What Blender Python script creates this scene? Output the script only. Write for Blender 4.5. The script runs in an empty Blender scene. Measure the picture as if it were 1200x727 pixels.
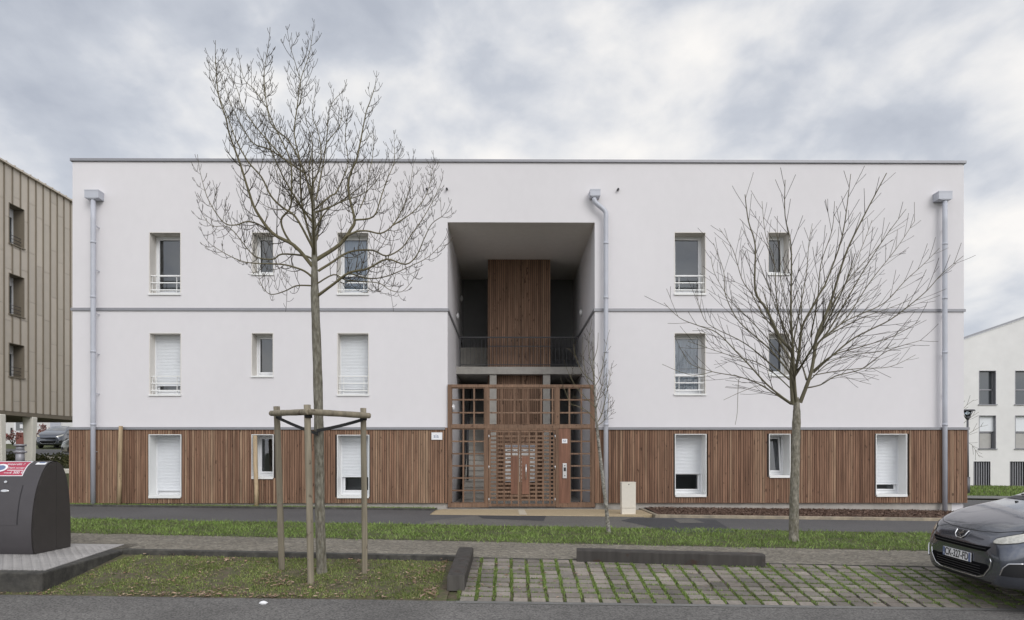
import bpy, bmesh, math, random
import numpy as np
from mathutils import Vector, Matrix
from mathutils.bvhtree import BVHTree

random.seed(7)
R = random.random
def U(a, b): return a + (b - a) * R()
scene = bpy.context.scene
C = bpy.context.scene.collection

# ---------------------------------------------------------------- camera
FPX, YAW, EYE, HOR = 800.0, math.radians(0.37), 1.52, 533.0
cam = bpy.data.cameras.new('camera'); camo = bpy.data.objects.new('camera', cam); C.objects.link(camo)
camo.location = (0, 0, EYE); camo.rotation_euler = (math.radians(90), 0, -YAW)
cam.sensor_width = 36.0; cam.sensor_fit = 'HORIZONTAL'; cam.lens = FPX / 1200 * 36
cam.shift_y = (HOR - 363.5) / 1200.0; cam.clip_start = 0.1; cam.clip_end = 3000
scene.camera = camo

# ---------------------------------------------------------------- sky and sun
SUN_EL, SUN_ROT = math.radians(35), math.radians(151)
world = bpy.data.worlds.new('World'); scene.world = world; world.use_nodes = True
nt = world.node_tree; nt.nodes.clear()
def wn(t, **k):
    n = nt.nodes.new(t)
    for a, v in k.items(): setattr(n, a, v)
    return n
def wmath(op, a, b=None, clamp=False):
    n = nt.nodes.new('ShaderNodeMath'); n.operation = op; n.use_clamp = clamp
    for i, v in enumerate((a, b)):
        if v is None: continue
        if isinstance(v, (int, float)): n.inputs[i].default_value = v
        else: nt.links.new(v, n.inputs[i])
    return n.outputs[0]
wout = wn('ShaderNodeOutputWorld')
sky = wn('ShaderNodeTexSky', sky_type='NISHITA', sun_disc=False)
sky.sun_elevation = SUN_EL; sky.sun_rotation = SUN_ROT
bg = wn('ShaderNodeBackground'); bg.inputs[1].default_value = 0.10
nt.links.new(sky.outputs[0], bg.inputs[0])
tc = wn('ShaderNodeTexCoord'); sep = wn('ShaderNodeSeparateXYZ'); nt.links.new(tc.outputs['Generated'], sep.inputs[0])
den = wmath('ADD', wmath('MAXIMUM', sep.outputs[2], 0.0), 0.30)
cmb = wn('ShaderNodeCombineXYZ')
nt.links.new(wmath('DIVIDE', sep.outputs[0], den), cmb.inputs[0])
nt.links.new(wmath('DIVIDE', sep.outputs[1], den), cmb.inputs[1])
def wnoise(scale, detail, rough, off, dist=0.0):
    mp = wn('ShaderNodeMapping'); mp.inputs['Location'].default_value = off
    mp.inputs['Rotation'].default_value = (0, 0, math.radians(-38)); mp.inputs['Scale'].default_value = (1.0, 0.62, 1)
    nt.links.new(cmb.outputs[0], mp.inputs[0])
    n = wn('ShaderNodeTexNoise'); n.inputs['Scale'].default_value = scale; n.inputs['Detail'].default_value = detail
    n.inputs['Roughness'].default_value = rough; n.inputs['Distortion'].default_value = dist
    nt.links.new(mp.outputs[0], n.inputs[0]); return n.outputs[0]
n1 = wnoise(2.2, 5, 0.48, (3.1, 1.7, 0), 0.35); n2 = wnoise(8.5, 6, 0.55, (7.3, 2.2, 1), 0.25)
mp3 = wn('ShaderNodeMapping'); mp3.inputs['Location'].default_value = (1.3, 4.1, 2.2); mp3.inputs['Rotation'].default_value = (0.0, math.radians(32), 0.0); mp3.inputs['Scale'].default_value = (1.0, 1.0, 1.7)
nt.links.new(tc.outputs['Generated'], mp3.inputs[0])
n3n = wn('ShaderNodeTexNoise'); n3n.inputs['Scale'].default_value = 6.2; n3n.inputs['Detail'].default_value = 6; n3n.inputs['Roughness'].default_value = 0.50; n3n.inputs['Distortion'].default_value = 0.2
nt.links.new(mp3.outputs[0], n3n.inputs[0])
mixv = wmath('ADD', wmath('ADD', wmath('MULTIPLY', n1, 0.40), wmath('MULTIPLY', n2, 0.12)), wmath('MULTIPLY', n3n.outputs[0], 0.48))
# the cloud deck is thinner (whiter) ahead above the roof, thicker to the upper right
side = wmath('MULTIPLY', wmath('ABSOLUTE', wmath('SUBTRACT', sep.outputs[0], 0.07)), -0.07)
low = wmath('MULTIPLY', wmath('MAXIMUM', wmath('SUBTRACT', 0.38, sep.outputs[2]), 0.0), 0.16)
mixv = wmath('ADD', wmath('ADD', wmath('ADD', mixv, side), low), 0.026)
ramp = wn('ShaderNodeValToRGB'); nt.links.new(mixv, ramp.inputs[0])
e = ramp.color_ramp.elements
e[0].position = 0.365; e[0].color = (0.440, 0.470, 0.535, 1)
e[1].position = 0.61; e[1].color = (0.930, 0.905, 0.875, 1)
a = e.new(0.445); a.color = (0.550, 0.578, 0.635, 1)
a = e.new(0.492); a.color = (0.675, 0.690, 0.725, 1)
a = e.new(0.54); a.color = (0.800, 0.797, 0.800, 1)
# thinner, brighter cloud towards the veiled sun behind the camera
back = wmath('MULTIPLY', sep.outputs[1], -1.0)
glow = wmath('ADD', wmath('MULTIPLY', wmath('MAXIMUM', wmath('ADD', back, 0.05), 0.0), 0.8), 1.0)
cl = wn('ShaderNodeBackground'); nt.links.new(ramp.outputs[0], cl.inputs[0]); nt.links.new(glow, cl.inputs[1])
mx = wn('ShaderNodeMixShader'); mx.inputs[0].default_value = 0.93
nt.links.new(bg.outputs[0], mx.inputs[1]); nt.links.new(cl.outputs[0], mx.inputs[2])
nt.links.new(mx.outputs[0], wout.inputs[0])
sl = bpy.data.lights.new('sun', 'SUN'); sl.energy = 1.1; sl.angle = math.radians(32); sl.color = (1.0, 0.985, 0.965)
so = bpy.data.objects.new('sun', sl); C.objects.link(so)
# light travels towards +Y and down, from behind and a little right of the camera
d = Vector((-0.42, 0.76, -0.60)); so.rotation_euler = d.to_track_quat('-Z', 'Y').to_euler(); so.location = (-5, -20, 30)
vs = scene.view_settings; vs.view_transform = 'Standard'; vs.look = 'None'; vs.exposure = 0.14; vs.gamma = 1.0; vs.use_curve_mapping = False
scene.cycles.use_denoising = True
scene.cycles.max_bounces = 6; scene.cycles.diffuse_bounces = 4; scene.cycles.transparent_max_bounces = 12
scene.cycles.caustics_reflective = False; scene.cycles.caustics_refractive = False

# ---------------------------------------------------------------- measuring helpers
cY, sY = math.cos(YAW), math.sin(YAW)
SLOPE = -0.012
def at(px, py, Y):
    """metre position of a measured point that lies in the plane at distance Y"""
    t = (px - 600) / FPX
    x = Y * (t * cY + sY) / (cY - t * sY)
    zc = Y * cY + x * sY
    return Vector((x, Y, EYE + (HOR - py) / FPX * zc))
def hit(px, py, c=0.0):
    t = (px - 600) / FPX
    dx, dy, dz = t * cY + sY, -t * sY + cY, (HOR - py) / FPX
    s = (c - EYE) / (dz - SLOPE * dx)
    return Vector((dx * s, dy * s, EYE + dz * s))
def fit(pts, c=0.0):
    P = [hit(a, b, c) for a, b in pts]
    b_, a_ = np.polyfit([p.x for p in P], [p.y for p in P], 1)
    return lambda x, a_=a_, b_=b_: a_ + b_ * x
yE = fit([(170, 645), (520, 654), (900, 658), (1090, 665)])
yR = fit([(0, 697), (540, 705), (1100, 712)], -0.25)
yD = fit([(85, 627), (540, 631), (700, 635), (900, 643), (1090, 648)])
yC = fit([(85, 609), (600, 616), (1090, 626)])
def T(x, y):
    s = min(1, max(0, (-x - 11.5) / 4.0)); r = min(max(0, y - 20), 40) * 0.054 * s
    return SLOPE * max(-60, min(60, x)) + r
X_SLEEPER = -0.74
def H(x, y):
    x_ = max(-22, min(22, x)); e, r = yE(x_), yR(x_)
    if y >= e: return T(x, y)
    f = max(0, min(1, (e - y) / (e - r)))
    if x < X_SLEEPER and y > r: return T(x, y) - 0.065 - 0.185 * f
    return T(x, y) - 0.25 * f
def ground(px, py):
    t = (px - 600) / FPX
    dx, dy, dz = t * cY + sY, -t * sY + cY, (HOR - py) / FPX
    s = 4.0
    while s < 80:
        if EYE + dz * s <= H(dx * s, dy * s): break
        s += 0.02
    return Vector((dx * s, dy * s, H(dx * s, dy * s)))

# ---------------------------------------------------------------- mesh helpers
class MB:
    def __init__(s): s.v = []; s.f = []; s.t = []; s.sm = []
    def face(s, idx, tint=0.5, smooth=False): s.f.append(idx); s.t.append(tint); s.sm.append(smooth)
    def quad(s, a, b, c, d, tint=0.5):
        n = len(s.v); s.v += [tuple(a), tuple(b), tuple(c), tuple(d)]; s.face((n, n+1, n+2, n+3), tint)
    def poly(s, pts, tint=0.5):
        n = len(s.v); s.v += [tuple(p) for p in pts]; s.face(tuple(range(n, n + len(pts))), tint)
    def box(s, x0, x1, y0, y1, z0, z1, tint=0.5):
        n = len(s.v)
        s.v += [(x0,y0,z0),(x1,y0,z0),(x1,y1,z0),(x0,y1,z0),(x0,y0,z1),(x1,y0,z1),(x1,y1,z1),(x0,y1,z1)]
        for q in ((0,3,2,1),(4,5,6,7),(0,1,5,4),(1,2,6,5),(2,3,7,6),(3,0,4,7)): s.face(tuple(n+i for i in q), tint)
    def prism(s, pts, z0, z1, tint=0.5):
        """closed outline in plan, z0/z1 numbers or functions of (x, y)"""
        g = lambda z, p: z(p[0], p[1]) if callable(z) else z
        n = len(s.v); m = len(pts)
        s.v += [(p[0], p[1], g(z0, p)) for p in pts] + [(p[0], p[1], g(z1, p)) for p in pts]
        s.face(tuple(n + i for i in reversed(range(m))), tint); s.face(tuple(n + m + i for i in range(m)), tint)
        for i in range(m):
            j = (i + 1) % m; s.face((n+i, n+j, n+m+j, n+m+i), tint)
    def tube(s, pts, rad, n=6, tint=0.5, cap=True):
        pts = [Vector(p) for p in pts]; k = len(pts)
        if not isinstance(rad, (list, tuple)): rad = [rad] * k
        up = None; rings = []
        for i in range(k):
            d = (pts[min(i+1, k-1)] - pts[max(i-1, 0)])
            if d.length < 1e-9: d = Vector((0, 0, 1))
            d.normalize()
            if up is None:
                up = d.orthogonal().normalized()
            up = (up - d * up.dot(d))
            if up.length < 1e-6: up = d.orthogonal()
            up.normalize(); w = d.cross(up)
            b = len(s.v)
            for j in range(n):
                a = 2 * math.pi * j / n
                s.v.append(tuple(pts[i] + (up * math.cos(a) + w * math.sin(a)) * rad[i]))
            rings.append(b)
        for i in range(k - 1):
            for j in range(n):
                q = (j + 1) % n
                s.face((rings[i]+j, rings[i]+q, rings[i+1]+q, rings[i+1]+j), tint, True)
        if cap:
            s.face(tuple(rings[0] + j for j in reversed(range(n))), tint); s.face(tuple(rings[-1] + j for j in range(n)), tint)
    def build(s, name, mat, parent=None, bevel=0):
        me = bpy.data.meshes.new(name); me.from_pydata(s.v, [], s.f)
        me.polygons.foreach_set('use_smooth', s.sm)
        at_ = me.attributes.new('tint', 'FLOAT', 'FACE'); at_.data.foreach_set('value', s.t)
        me.update(); o = bpy.data.objects.new(name, me); C.objects.link(o)
        if mat: me.materials.append(mat)
        if parent: o.parent = parent
        if bevel:
            b = o.modifiers.new('bevel', 'BEVEL'); b.width = bevel; b.segments = 2; b.limit_method = 'ANGLE'; b.angle_limit = math.radians(40)
        return o
def tag(o, label=None, cat=None, group=None, kind=None):
    for k, v in (('label', label), ('category', cat), ('group', group), ('kind', kind)):
        if v: o[k] = v
    return o
def empty(name, loc=(0, 0, 0)):
    o = bpy.data.objects.new(name, None); C.objects.link(o); o.location = loc; o.empty_display_size = 0.2; return o
def place(root, loc, rz=0.0, rx=0.0, ry=0.0):
    root.location = loc; root.rotation_euler = (rx, ry, rz); return root
def rebase(root, loc):
    """put an Empty at a thing's base while its parts keep their places"""
    root.location = loc
    for ch in root.children: ch.matrix_parent_inverse = Matrix.Translation(-Vector(loc))

# ---------------------------------------------------------------- materials
def mat(name, col, rough=0.7, metal=0.0, var=0.0, scale=8.0, stretch=(1, 1, 1), bump=0.0, bscale=None, col2=None, spec=0.5,
        tint=0.0, tintcol=None, detail=6, coat=0.0, big=0.0, bigscale=0.4, speck=0.0, speckscale=150):
    m = bpy.data.materials.new(name); m.use_nodes = True; n = m.node_tree.nodes; l = m.node_tree.links
    p = n['Principled BSDF']; p.inputs['Roughness'].default_value = rough; p.inputs['Metallic'].default_value = metal
    p.inputs['Specular IOR Level'].default_value = spec; p.inputs['Coat Weight'].default_value = coat; p.inputs['Coat Roughness'].default_value = 0.05
    base = n.new('ShaderNodeRGB'); base.outputs[0].default_value = (*col, 1); out = base.outputs[0]
    tcn = n.new('ShaderNodeTexCoord'); mp = n.new('ShaderNodeMapping'); mp.inputs['Scale'].default_value = stretch
    l.new(tcn.outputs['Object'], mp.inputs[0])
    def mixc(kind, fac, a_, b_):
        q = n.new('ShaderNodeMix'); q.data_type = 'RGBA'; q.blend_type = kind
        if isinstance(fac, float): q.inputs[0].default_value = fac
        else: l.new(fac, q.inputs[0])
        for i, v in ((6, a_), (7, b_)):
            if isinstance(v, tuple): q.inputs[i].default_value = (*v, 1)
            else: l.new(v, q.inputs[i])
        return q.outputs[2]
    def noise(sc_, det=6, r_=0.55):
        q = n.new('ShaderNodeTexNoise'); q.inputs['Scale'].default_value = sc_; q.inputs['Detail'].default_value = det; q.inputs['Roughness'].default_value = r_
        l.new(mp.outputs[0], q.inputs[0]); return q.outputs[0]
    def rng(v, a_, b_, c_, d_):
        q = n.new('ShaderNodeMapRange'); l.new(v, q.inputs[0])
        for i, w in enumerate((a_, b_, c_, d_)): q.inputs[i+1].default_value = w
        return q.outputs[0]
    if tint:
        at_ = n.new('ShaderNodeAttribute'); at_.attribute_name = 'tint'
        if tintcol: out = mixc('MIX', rng(at_.outputs['Fac'], 0, 1, 0, tint), out, tintcol)
        br = n.new('ShaderNodeHueSaturation'); l.new(out, br.inputs['Color'])
        wnz = n.new('ShaderNodeTexWhiteNoise'); wnz.noise_dimensions = '1D'; l.new(at_.outputs['Fac'], wnz.inputs['W'])
        l.new(rng(wnz.outputs[0], 0, 1, 1 - tint * 0.45, 1 + tint * 0.45), br.inputs['Value']); out = br.outputs[0]
    if col2: out = mixc('MIX', rng(noise(scale, detail), 0.38, 0.64, 0, 1), out, col2)
    if var:
        h = n.new('ShaderNodeHueSaturation'); l.new(out, h.inputs['Color'])
        l.new(rng(noise(scale * 1.7, detail), 0.3, 0.7, 1 - var, 1 + var), h.inputs['Value']); out = h.outputs[0]
    if big:
        h = n.new('ShaderNodeHueSaturation'); l.new(out, h.inputs['Color'])
        l.new(rng(noise(bigscale, 4), 0.3, 0.7, 1 - big, 1 + big), h.inputs['Value']); out = h.outputs[0]
    if speck:
        vz = n.new('ShaderNodeTexVoronoi'); vz.inputs['Scale'].default_value = speckscale; l.new(mp.outputs[0], vz.inputs[0])
        h = n.new('ShaderNodeHueSaturation'); l.new(out, h.inputs['Color'])
        sepc = n.new('ShaderNodeSeparateColor'); l.new(vz.outputs['Color'], sepc.inputs[0])
        l.new(rng(sepc.outputs[0], 0, 1, 1 - speck, 1 + speck), h.inputs['Value']); out = h.outputs[0]
    l.new(out, p.inputs['Base Color'])
    if bump:
        b = n.new('ShaderNodeBump'); b.inputs['Strength'].default_value = bump; b.inputs['Distance'].default_value = min(0.02, 0.45 / (bscale or scale * 3))
        l.new(noise(bscale or scale * 3, 5), b.inputs['Height']); l.new(b.outputs[0], p.inputs['Normal'])
    return m
def glass(name, tintc=(0.70, 0.76, 0.80), ior=1.95):
    m = bpy.data.materials.new(name); m.use_nodes = True; n = m.node_tree.nodes; l = m.node_tree.links; n.clear()
    o = n.new('ShaderNodeOutputMaterial'); tr = n.new('ShaderNodeBsdfTransparent'); tr.inputs[0].default_value = (*tintc, 1)
    gl = n.new('ShaderNodeBsdfGlossy'); gl.inputs['Roughness'].default_value = 0.015; gl.inputs[0].default_value = (0.9, 0.94, 1, 1)
    fr = n.new('ShaderNodeFresnel'); fr.inputs[0].default_value = ior; mxs = n.new('ShaderNodeMixShader')
    tcn = n.new('ShaderNodeTexCoord'); ns = n.new('ShaderNodeTexNoise'); ns.inputs['Scale'].default_value = 1.3; l.new(tcn.outputs['Object'], ns.inputs[0])
    b = n.new('ShaderNodeBump'); b.inputs['Strength'].default_value = 0.05; b.inputs['Distance'].default_value = 0.05; l.new(ns.outputs[0], b.inputs['Height'])
    l.new(b.outputs[0], gl.inputs['Normal'])
    l.new(fr.outputs[0], mxs.inputs[0]); l.new(tr.outputs[0], mxs.inputs[1]); l.new(gl.outputs[0], mxs.inputs[2]); l.new(mxs.outputs[0], o.inputs[0])
    return m
def wood(name, c1, c2, c3, sx=1.0, knots=True, gloss=0.65, tinted=True):
    """weathered boards: tone per board from 'tint', long grain, small dark knots"""
    m = bpy.data.materials.new(name); m.use_nodes = True; n = m.node_tree.nodes; l = m.node_tree.links
    p = n['Principled BSDF']; p.inputs['Roughness'].default_value = gloss; p.inputs['Specular IOR Level'].default_value = 0.25
    at_ = n.new('ShaderNodeAttribute'); at_.attribute_name = 'tint'
    rp = n.new('ShaderNodeValToRGB'); l.new(at_.outputs['Fac'], rp.inputs[0])
    e = rp.color_ramp.elements; e[0].color = (*c1, 1); e[1].color = (*c3, 1); k = e.new(0.5); k.color = (*c2, 1)
    tcn = n.new('ShaderNodeTexCoord')
    cx = n.new('ShaderNodeVectorMath'); cx.operation = 'ADD'; l.new(tcn.outputs['Object'], cx.inputs[0])
    cb = n.new('ShaderNodeCombineXYZ'); ml = n.new('ShaderNodeMath'); ml.operation = 'MULTIPLY'; ml.inputs[1].default_value = 37.0
    l.new(at_.outputs['Fac'], ml.inputs[0]); l.new(ml.outputs[0], cb.inputs[2]); l.new(cb.outputs[0], cx.inputs[1])
    def nz(scale3, sc_):
        mp = n.new('ShaderNodeMapping'); mp.inputs['Scale'].default_value = scale3; l.new(cx.outputs[0], mp.inputs[0])
        q = n.new('ShaderNodeTexNoise'); q.inputs['Scale'].default_value = sc_; q.inputs['Detail'].default_value = 5; l.new(mp.outputs[0], q.inputs[0]); return q.outputs[0]
    def rng(v, a_, b_, c_, d_):
        q = n.new('ShaderNodeMapRange'); l.new(v, q.inputs[0])
        for i, w in enumerate((a_, b_, c_, d_)): q.inputs[i+1].default_value = w
        return q.outputs[0]
    h = n.new('ShaderNodeHueSaturation'); l.new(rp.outputs[0], h.inputs['Color'])
    l.new(rng(nz((26 * sx, 26, 1.4), 1.0), 0.3, 0.7, 0.72, 1.26), h.inputs['Value'])
    h2 = n.new('ShaderNodeHueSaturation'); l.new(h.outputs[0], h2.inputs['Color']); l.new(rng(nz((0.5, 0.5, 0.8), 1.0), 0.3, 0.7, 0.85, 1.12), h2.inputs['Value'])
    out = h2.outputs[0]
    if knots:
        kn = rng(nz((9 * sx, 9, 4.5), 1.0), 0.635, 0.69, 0, 0.70)
        q = n.new('ShaderNodeMix'); q.data_type = 'RGBA'; l.new(kn, q.inputs[0]); l.new(out, q.inputs[6]); q.inputs[7].default_value = (0.045, 0.022, 0.014, 1); out = q.outputs[2]
    l.new(out, p.inputs['Base Color'])
    b = n.new('ShaderNodeBump'); b.inputs['Strength'].default_value = 0.4; b.inputs['Distance'].default_value = 0.004
    l.new(nz((60 * sx, 60, 2), 1.0), b.inputs['Height']); l.new(b.outputs[0], p.inputs['Normal'])
    return m

M = {}
M['render'] = mat('white_render', (0.715, 0.694, 0.712), 0.9, var=0.012, scale=2.6, stretch=(1, 1, 0.7), bump=0.25, bscale=120, big=0.03, bigscale=0.35)
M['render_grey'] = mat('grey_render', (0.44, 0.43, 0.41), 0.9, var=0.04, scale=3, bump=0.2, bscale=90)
M['render_cream'] = mat('cream_render', (0.72, 0.69, 0.65), 0.9, var=0.03, scale=3, bump=0.2, bscale=100)
M['far_white'] = mat('far_white_render', (0.72, 0.71, 0.70), 0.9, var=0.03, scale=1, big=0.03)
M['concrete'] = mat('concrete', (0.36, 0.345, 0.32), 0.85, var=0.10, scale=4, bump=0.3, bscale=60, big=0.08, bigscale=1.0)
M['plinth'] = mat('plinth_concrete', (0.40, 0.375, 0.345), 0.9, var=0.10, scale=5, bump=0.3, bscale=50, big=0.1, bigscale=1.2)
M['zinc'] = mat('zinc_flashing', (0.27, 0.27, 0.29), 0.45, metal=0.35, var=0.05, scale=4)
M['pipe'] = mat('painted_pipe', (0.48, 0.495, 0.55), 0.45, metal=0.0, var=0.04, scale=3)
M['white'] = mat('white_lacquer', (0.80, 0.80, 0.79), 0.42, var=0.015, scale=5)
M['pvc'] = mat('white_plastic', (0.78, 0.79, 0.81), 0.35, var=0.015, scale=5)
M['shutter'] = mat('shutter_plastic', (0.74, 0.76, 0.79), 0.45, var=0.02, scale=6)
M['dark_metal'] = mat('dark_metal', (0.045, 0.045, 0.05), 0.5, metal=0.4)
M['black'] = mat('black_plastic', (0.012, 0.012, 0.014), 0.45, var=0.1)
M['rubber'] = mat('rubber', (0.022, 0.022, 0.023), 0.8, var=0.15, scale=20)
M['steel'] = mat('brushed_steel', (0.62, 0.62, 0.63), 0.28, metal=0.9, var=0.04, scale=30)
M['glass'] = glass('window_glass')
M['recess_back'] = mat('grey_render_painted_shade', (0.20, 0.20, 0.205), 0.9, var=0.04, scale=3)  # grey render, darkened in colour to carry the shade deep in the recess
M['curtain'] = mat('net_curtain', (0.78, 0.83, 0.92), 0.9, var=0.05, scale=3)
M['slat'] = wood('larch_slats', (0.155, 0.084, 0.054), (0.238, 0.138, 0.090), (0.320, 0.215, 0.142))
M['slat_dark'] = wood('stair_tower_slats', (0.175, 0.105, 0.070), (0.240, 0.145, 0.098), (0.30, 0.195, 0.132))
M['backing'] = mat('dark_backing', (0.028, 0.018, 0.014), 0.9, var=0.2)
M['gate'] = wood('gate_timber', (0.155, 0.094, 0.062), (0.185, 0.114, 0.076), (0.215, 0.138, 0.094))
M['board'] = wood('red_brown_board', (0.165, 0.082, 0.055), (0.188, 0.094, 0.063), (0.205, 0.104, 0.070), knots=False, gloss=0.5)
M['stake'] = wood('grey_green_roundwood', (0.205, 0.180, 0.135), (0.235, 0.205, 0.152), (0.265, 0.235, 0.178), sx=0.6)
M['post_yellow'] = wood('raw_pine', (0.36, 0.27, 0.17), (0.42, 0.32, 0.20), (0.46, 0.35, 0.23), sx=0.6)
M['sleeper'] = wood('weathered_sleeper', (0.040, 0.036, 0.033), (0.055, 0.050, 0.046), (0.095, 0.088, 0.080), sx=0.4)
M['bark'] = mat('bark_ash', (0.120, 0.108, 0.080), 0.9, var=0.35, scale=14, stretch=(2.0, 2.0, 0.6), col2=(0.220, 0.208, 0.170), bump=1.0, bscale=30)
M['twig'] = mat('twig_ash', (0.046, 0.036, 0.026), 0.85, tint=1.0, tintcol=(0.105, 0.092, 0.052), var=0.15, scale=6)
M['bark_maple'] = mat('bark_maple', (0.140, 0.128, 0.095), 0.9, var=0.3, scale=12, stretch=(2.0, 2.0, 0.9), col2=(0.26, 0.24, 0.20), bump=0.7, bscale=40)
M['twig_maple'] = mat('twig_maple', (0.042, 0.030, 0.025), 0.85, tint=1.0, tintcol=(0.105, 0.095, 0.062), var=0.15, scale=6)
M['grille'] = mat('grille_black', (0.006, 0.006, 0.007), 0.9, spec=0.1)
M['bark_birch'] = mat('bark_young', (0.30, 0.29, 0.26), 0.85, var=0.5, scale=16, stretch=(1, 1, 1.4), col2=(0.12, 0.105, 0.085))
M['asphalt'] = mat('road_asphalt', (0.120, 0.114, 0.109), 0.9, var=0.10, scale=30, bump=0.5, bscale=150, big=0.20, bigscale=0.9, speck=0.5, speckscale=60, col2=(0.140, 0.134, 0.127))
M['asphalt_path'] = mat('path_asphalt', (0.092, 0.089, 0.090), 0.9, var=0.10, scale=20, bump=0.4, bscale=120, big=0.12, bigscale=0.5, speck=0.25, speckscale=70)
M['asphalt_new'] = mat('fresh_asphalt', (0.048, 0.048, 0.053), 0.85, var=0.10, scale=20, bump=0.4, bscale=120, big=0.1, bigscale=0.8, speck=0.25, speckscale=70)
M['asphalt_old'] = mat('worn_asphalt', (0.125, 0.118, 0.108), 0.9, var=0.15, scale=10, bump=0.4, bscale=120, big=0.1, bigscale=0.8, speck=0.3, speckscale=70)
M['sand'] = mat('sandy_path', (0.165, 0.147, 0.118), 0.95, var=0.14, scale=9, stretch=(0.5, 1, 1), bump=0.6, bscale=90, big=0.16, bigscale=0.9, speck=0.55, speckscale=55, col2=(0.20, 0.182, 0.15))
M['apron'] = mat('beige_resin', (0.42, 0.335, 0.215), 0.85, var=0.08, scale=5, big=0.06, speck=0.15, speckscale=90)
M['apron_line'] = mat('pale_stone', (0.55, 0.49, 0.39), 0.85, var=0.05)
M['kerb'] = mat('kerb_dark', (0.045, 0.043, 0.039), 0.9, var=0.3, scale=6, bump=0.6, bscale=40, big=0.2, bigscale=2, col2=(0.075, 0.071, 0.062))
M['kerb_pale'] = mat('timber_edging', (0.36, 0.30, 0.22), 0.85, var=0.2, scale=4, col2=(0.25, 0.22, 0.17))
M['channel'] = mat('channel_concrete', (0.165, 0.162, 0.155), 0.9, var=0.12, scale=8, bump=0.4, bscale=60, big=0.12, bigscale=1.5, speck=0.2)
M['soil'] = mat('soil', (0.115, 0.088, 0.062), 0.95, var=0.3, scale=12, bump=1.0, bscale=40, col2=(0.075, 0.085, 0.030), detail=8)
M['lawn'] = mat('lawn_base', (0.060, 0.082, 0.022), 0.95, var=0.35, scale=5, bump=1.0, bscale=30, col2=(0.085, 0.080, 0.035), big=0.15)
M['mulch_base'] = mat('mulch_base', (0.09, 0.05, 0.034), 0.95, var=0.4, scale=25, bump=1.0, bscale=40)
M['mulch'] = mat('bark_chips', (0.085, 0.046, 0.032), 0.9, tint=1.0, tintcol=(0.20, 0.135, 0.10))
M['grass'] = mat('grass_blades', (0.135, 0.220, 0.045), 0.7, tint=0.85, tintcol=(0.235, 0.285, 0.100), big=0.25, bigscale=1.3, spec=0.25)
M['grass_dry'] = mat('grass_blades_mossy', (0.130, 0.195, 0.048), 0.8, tint=0.95, tintcol=(0.250, 0.250, 0.105), big=0.3, bigscale=1.6, spec=0.2)
M['leaf'] = mat('fallen_leaves', (0.22, 0.115, 0.070), 0.8, tint=1.0, tintcol=(0.40, 0.30, 0.22))
M['paver'] = mat('paver', (0.180, 0.163, 0.143), 0.9, tint=0.65, tintcol=(0.24, 0.205, 0.178), var=0.16, scale=14, bump=0.6, bscale=60, big=0.34, bigscale=1.1)
M['hedge'] = mat('hedge_leaves', (0.095, 0.115, 0.040), 0.7, tint=1.0, tintcol=(0.20, 0.19, 0.09))
M['shrub_red'] = mat('red_leaves', (0.16, 0.035, 0.028), 0.7, tint=0.8, tintcol=(0.20, 0.10, 0.08))
M['container'] = mat('container_anthracite', (0.060, 0.055, 0.059), 0.45, metal=0.0, var=0.06, scale=3, big=0.06, spec=0.4)
M['container_side'] = mat('container_end', (0.042, 0.037, 0.035), 0.6, metal=0.0, var=0.08, scale=3)
M['checker'] = mat('galvanised_plate', (0.40, 0.385, 0.375), 0.55, metal=0.25, var=0.08, scale=6, big=0.1, bigscale=1.5)
M['cream'] = mat('cream_cabinet', (0.74, 0.69, 0.60), 0.55, var=0.03)
M['sign_red'] = mat('sign_red', (0.40, 0.045, 0.085), 0.45, var=0.04)
M['sign_white'] = mat('sign_white', (0.80, 0.80, 0.82), 0.4)
M['sign_blue'] = mat('sign_blue', (0.13, 0.17, 0.30), 0.4)
M['seam'] = mat('bronze_cladding', (0.56, 0.50, 0.43), 0.6, metal=0.0, tint=0.14, var=0.03, scale=2)
M['soffit'] = mat('bronze_soffit_seam_shade', (0.20, 0.17, 0.13), 0.7, var=0.05)  # also used on the standing seams, as painted shade lines
M['pillar'] = mat('pillar_cream', (0.82, 0.79, 0.72), 0.8, var=0.04)
M['paint'] = mat('anthracite_car_paint', (0.120, 0.130, 0.158), 0.20, metal=0.75, coat=1.0, var=0.02, scale=400)
M['paint_far'] = mat('grey_car_paint', (0.10, 0.11, 0.135), 0.30, metal=0.6, coat=1.0)
M['paint_silver'] = mat('silver_car_paint', (0.42, 0.43, 0.41), 0.32, metal=0.6, coat=1.0)
M['car_glass'] = mat('car_glass', (0.035, 0.042, 0.046), 0.06, spec=1.0, coat=1.0)
M['lamp_glass'] = mat('headlight_lens', (0.56, 0.55, 0.50), 0.18, metal=0.25, coat=1.0, var=0.25, scale=22)
M['lamp_yellow'] = mat('headlight_lens_aged', (0.60, 0.54, 0.42), 0.25, metal=0.1, coat=1.0, var=0.1, scale=12)
M['chrome'] = mat('chrome', (0.80, 0.80, 0.82), 0.12, metal=1.0)
M['red_lens'] = mat('tail_lamp', (0.30, 0.015, 0.02), 0.2, coat=1.0)
M['post_grey'] = mat('lamp_post_grey', (0.13, 0.13, 0.14), 0.5, metal=0.4)
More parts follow.
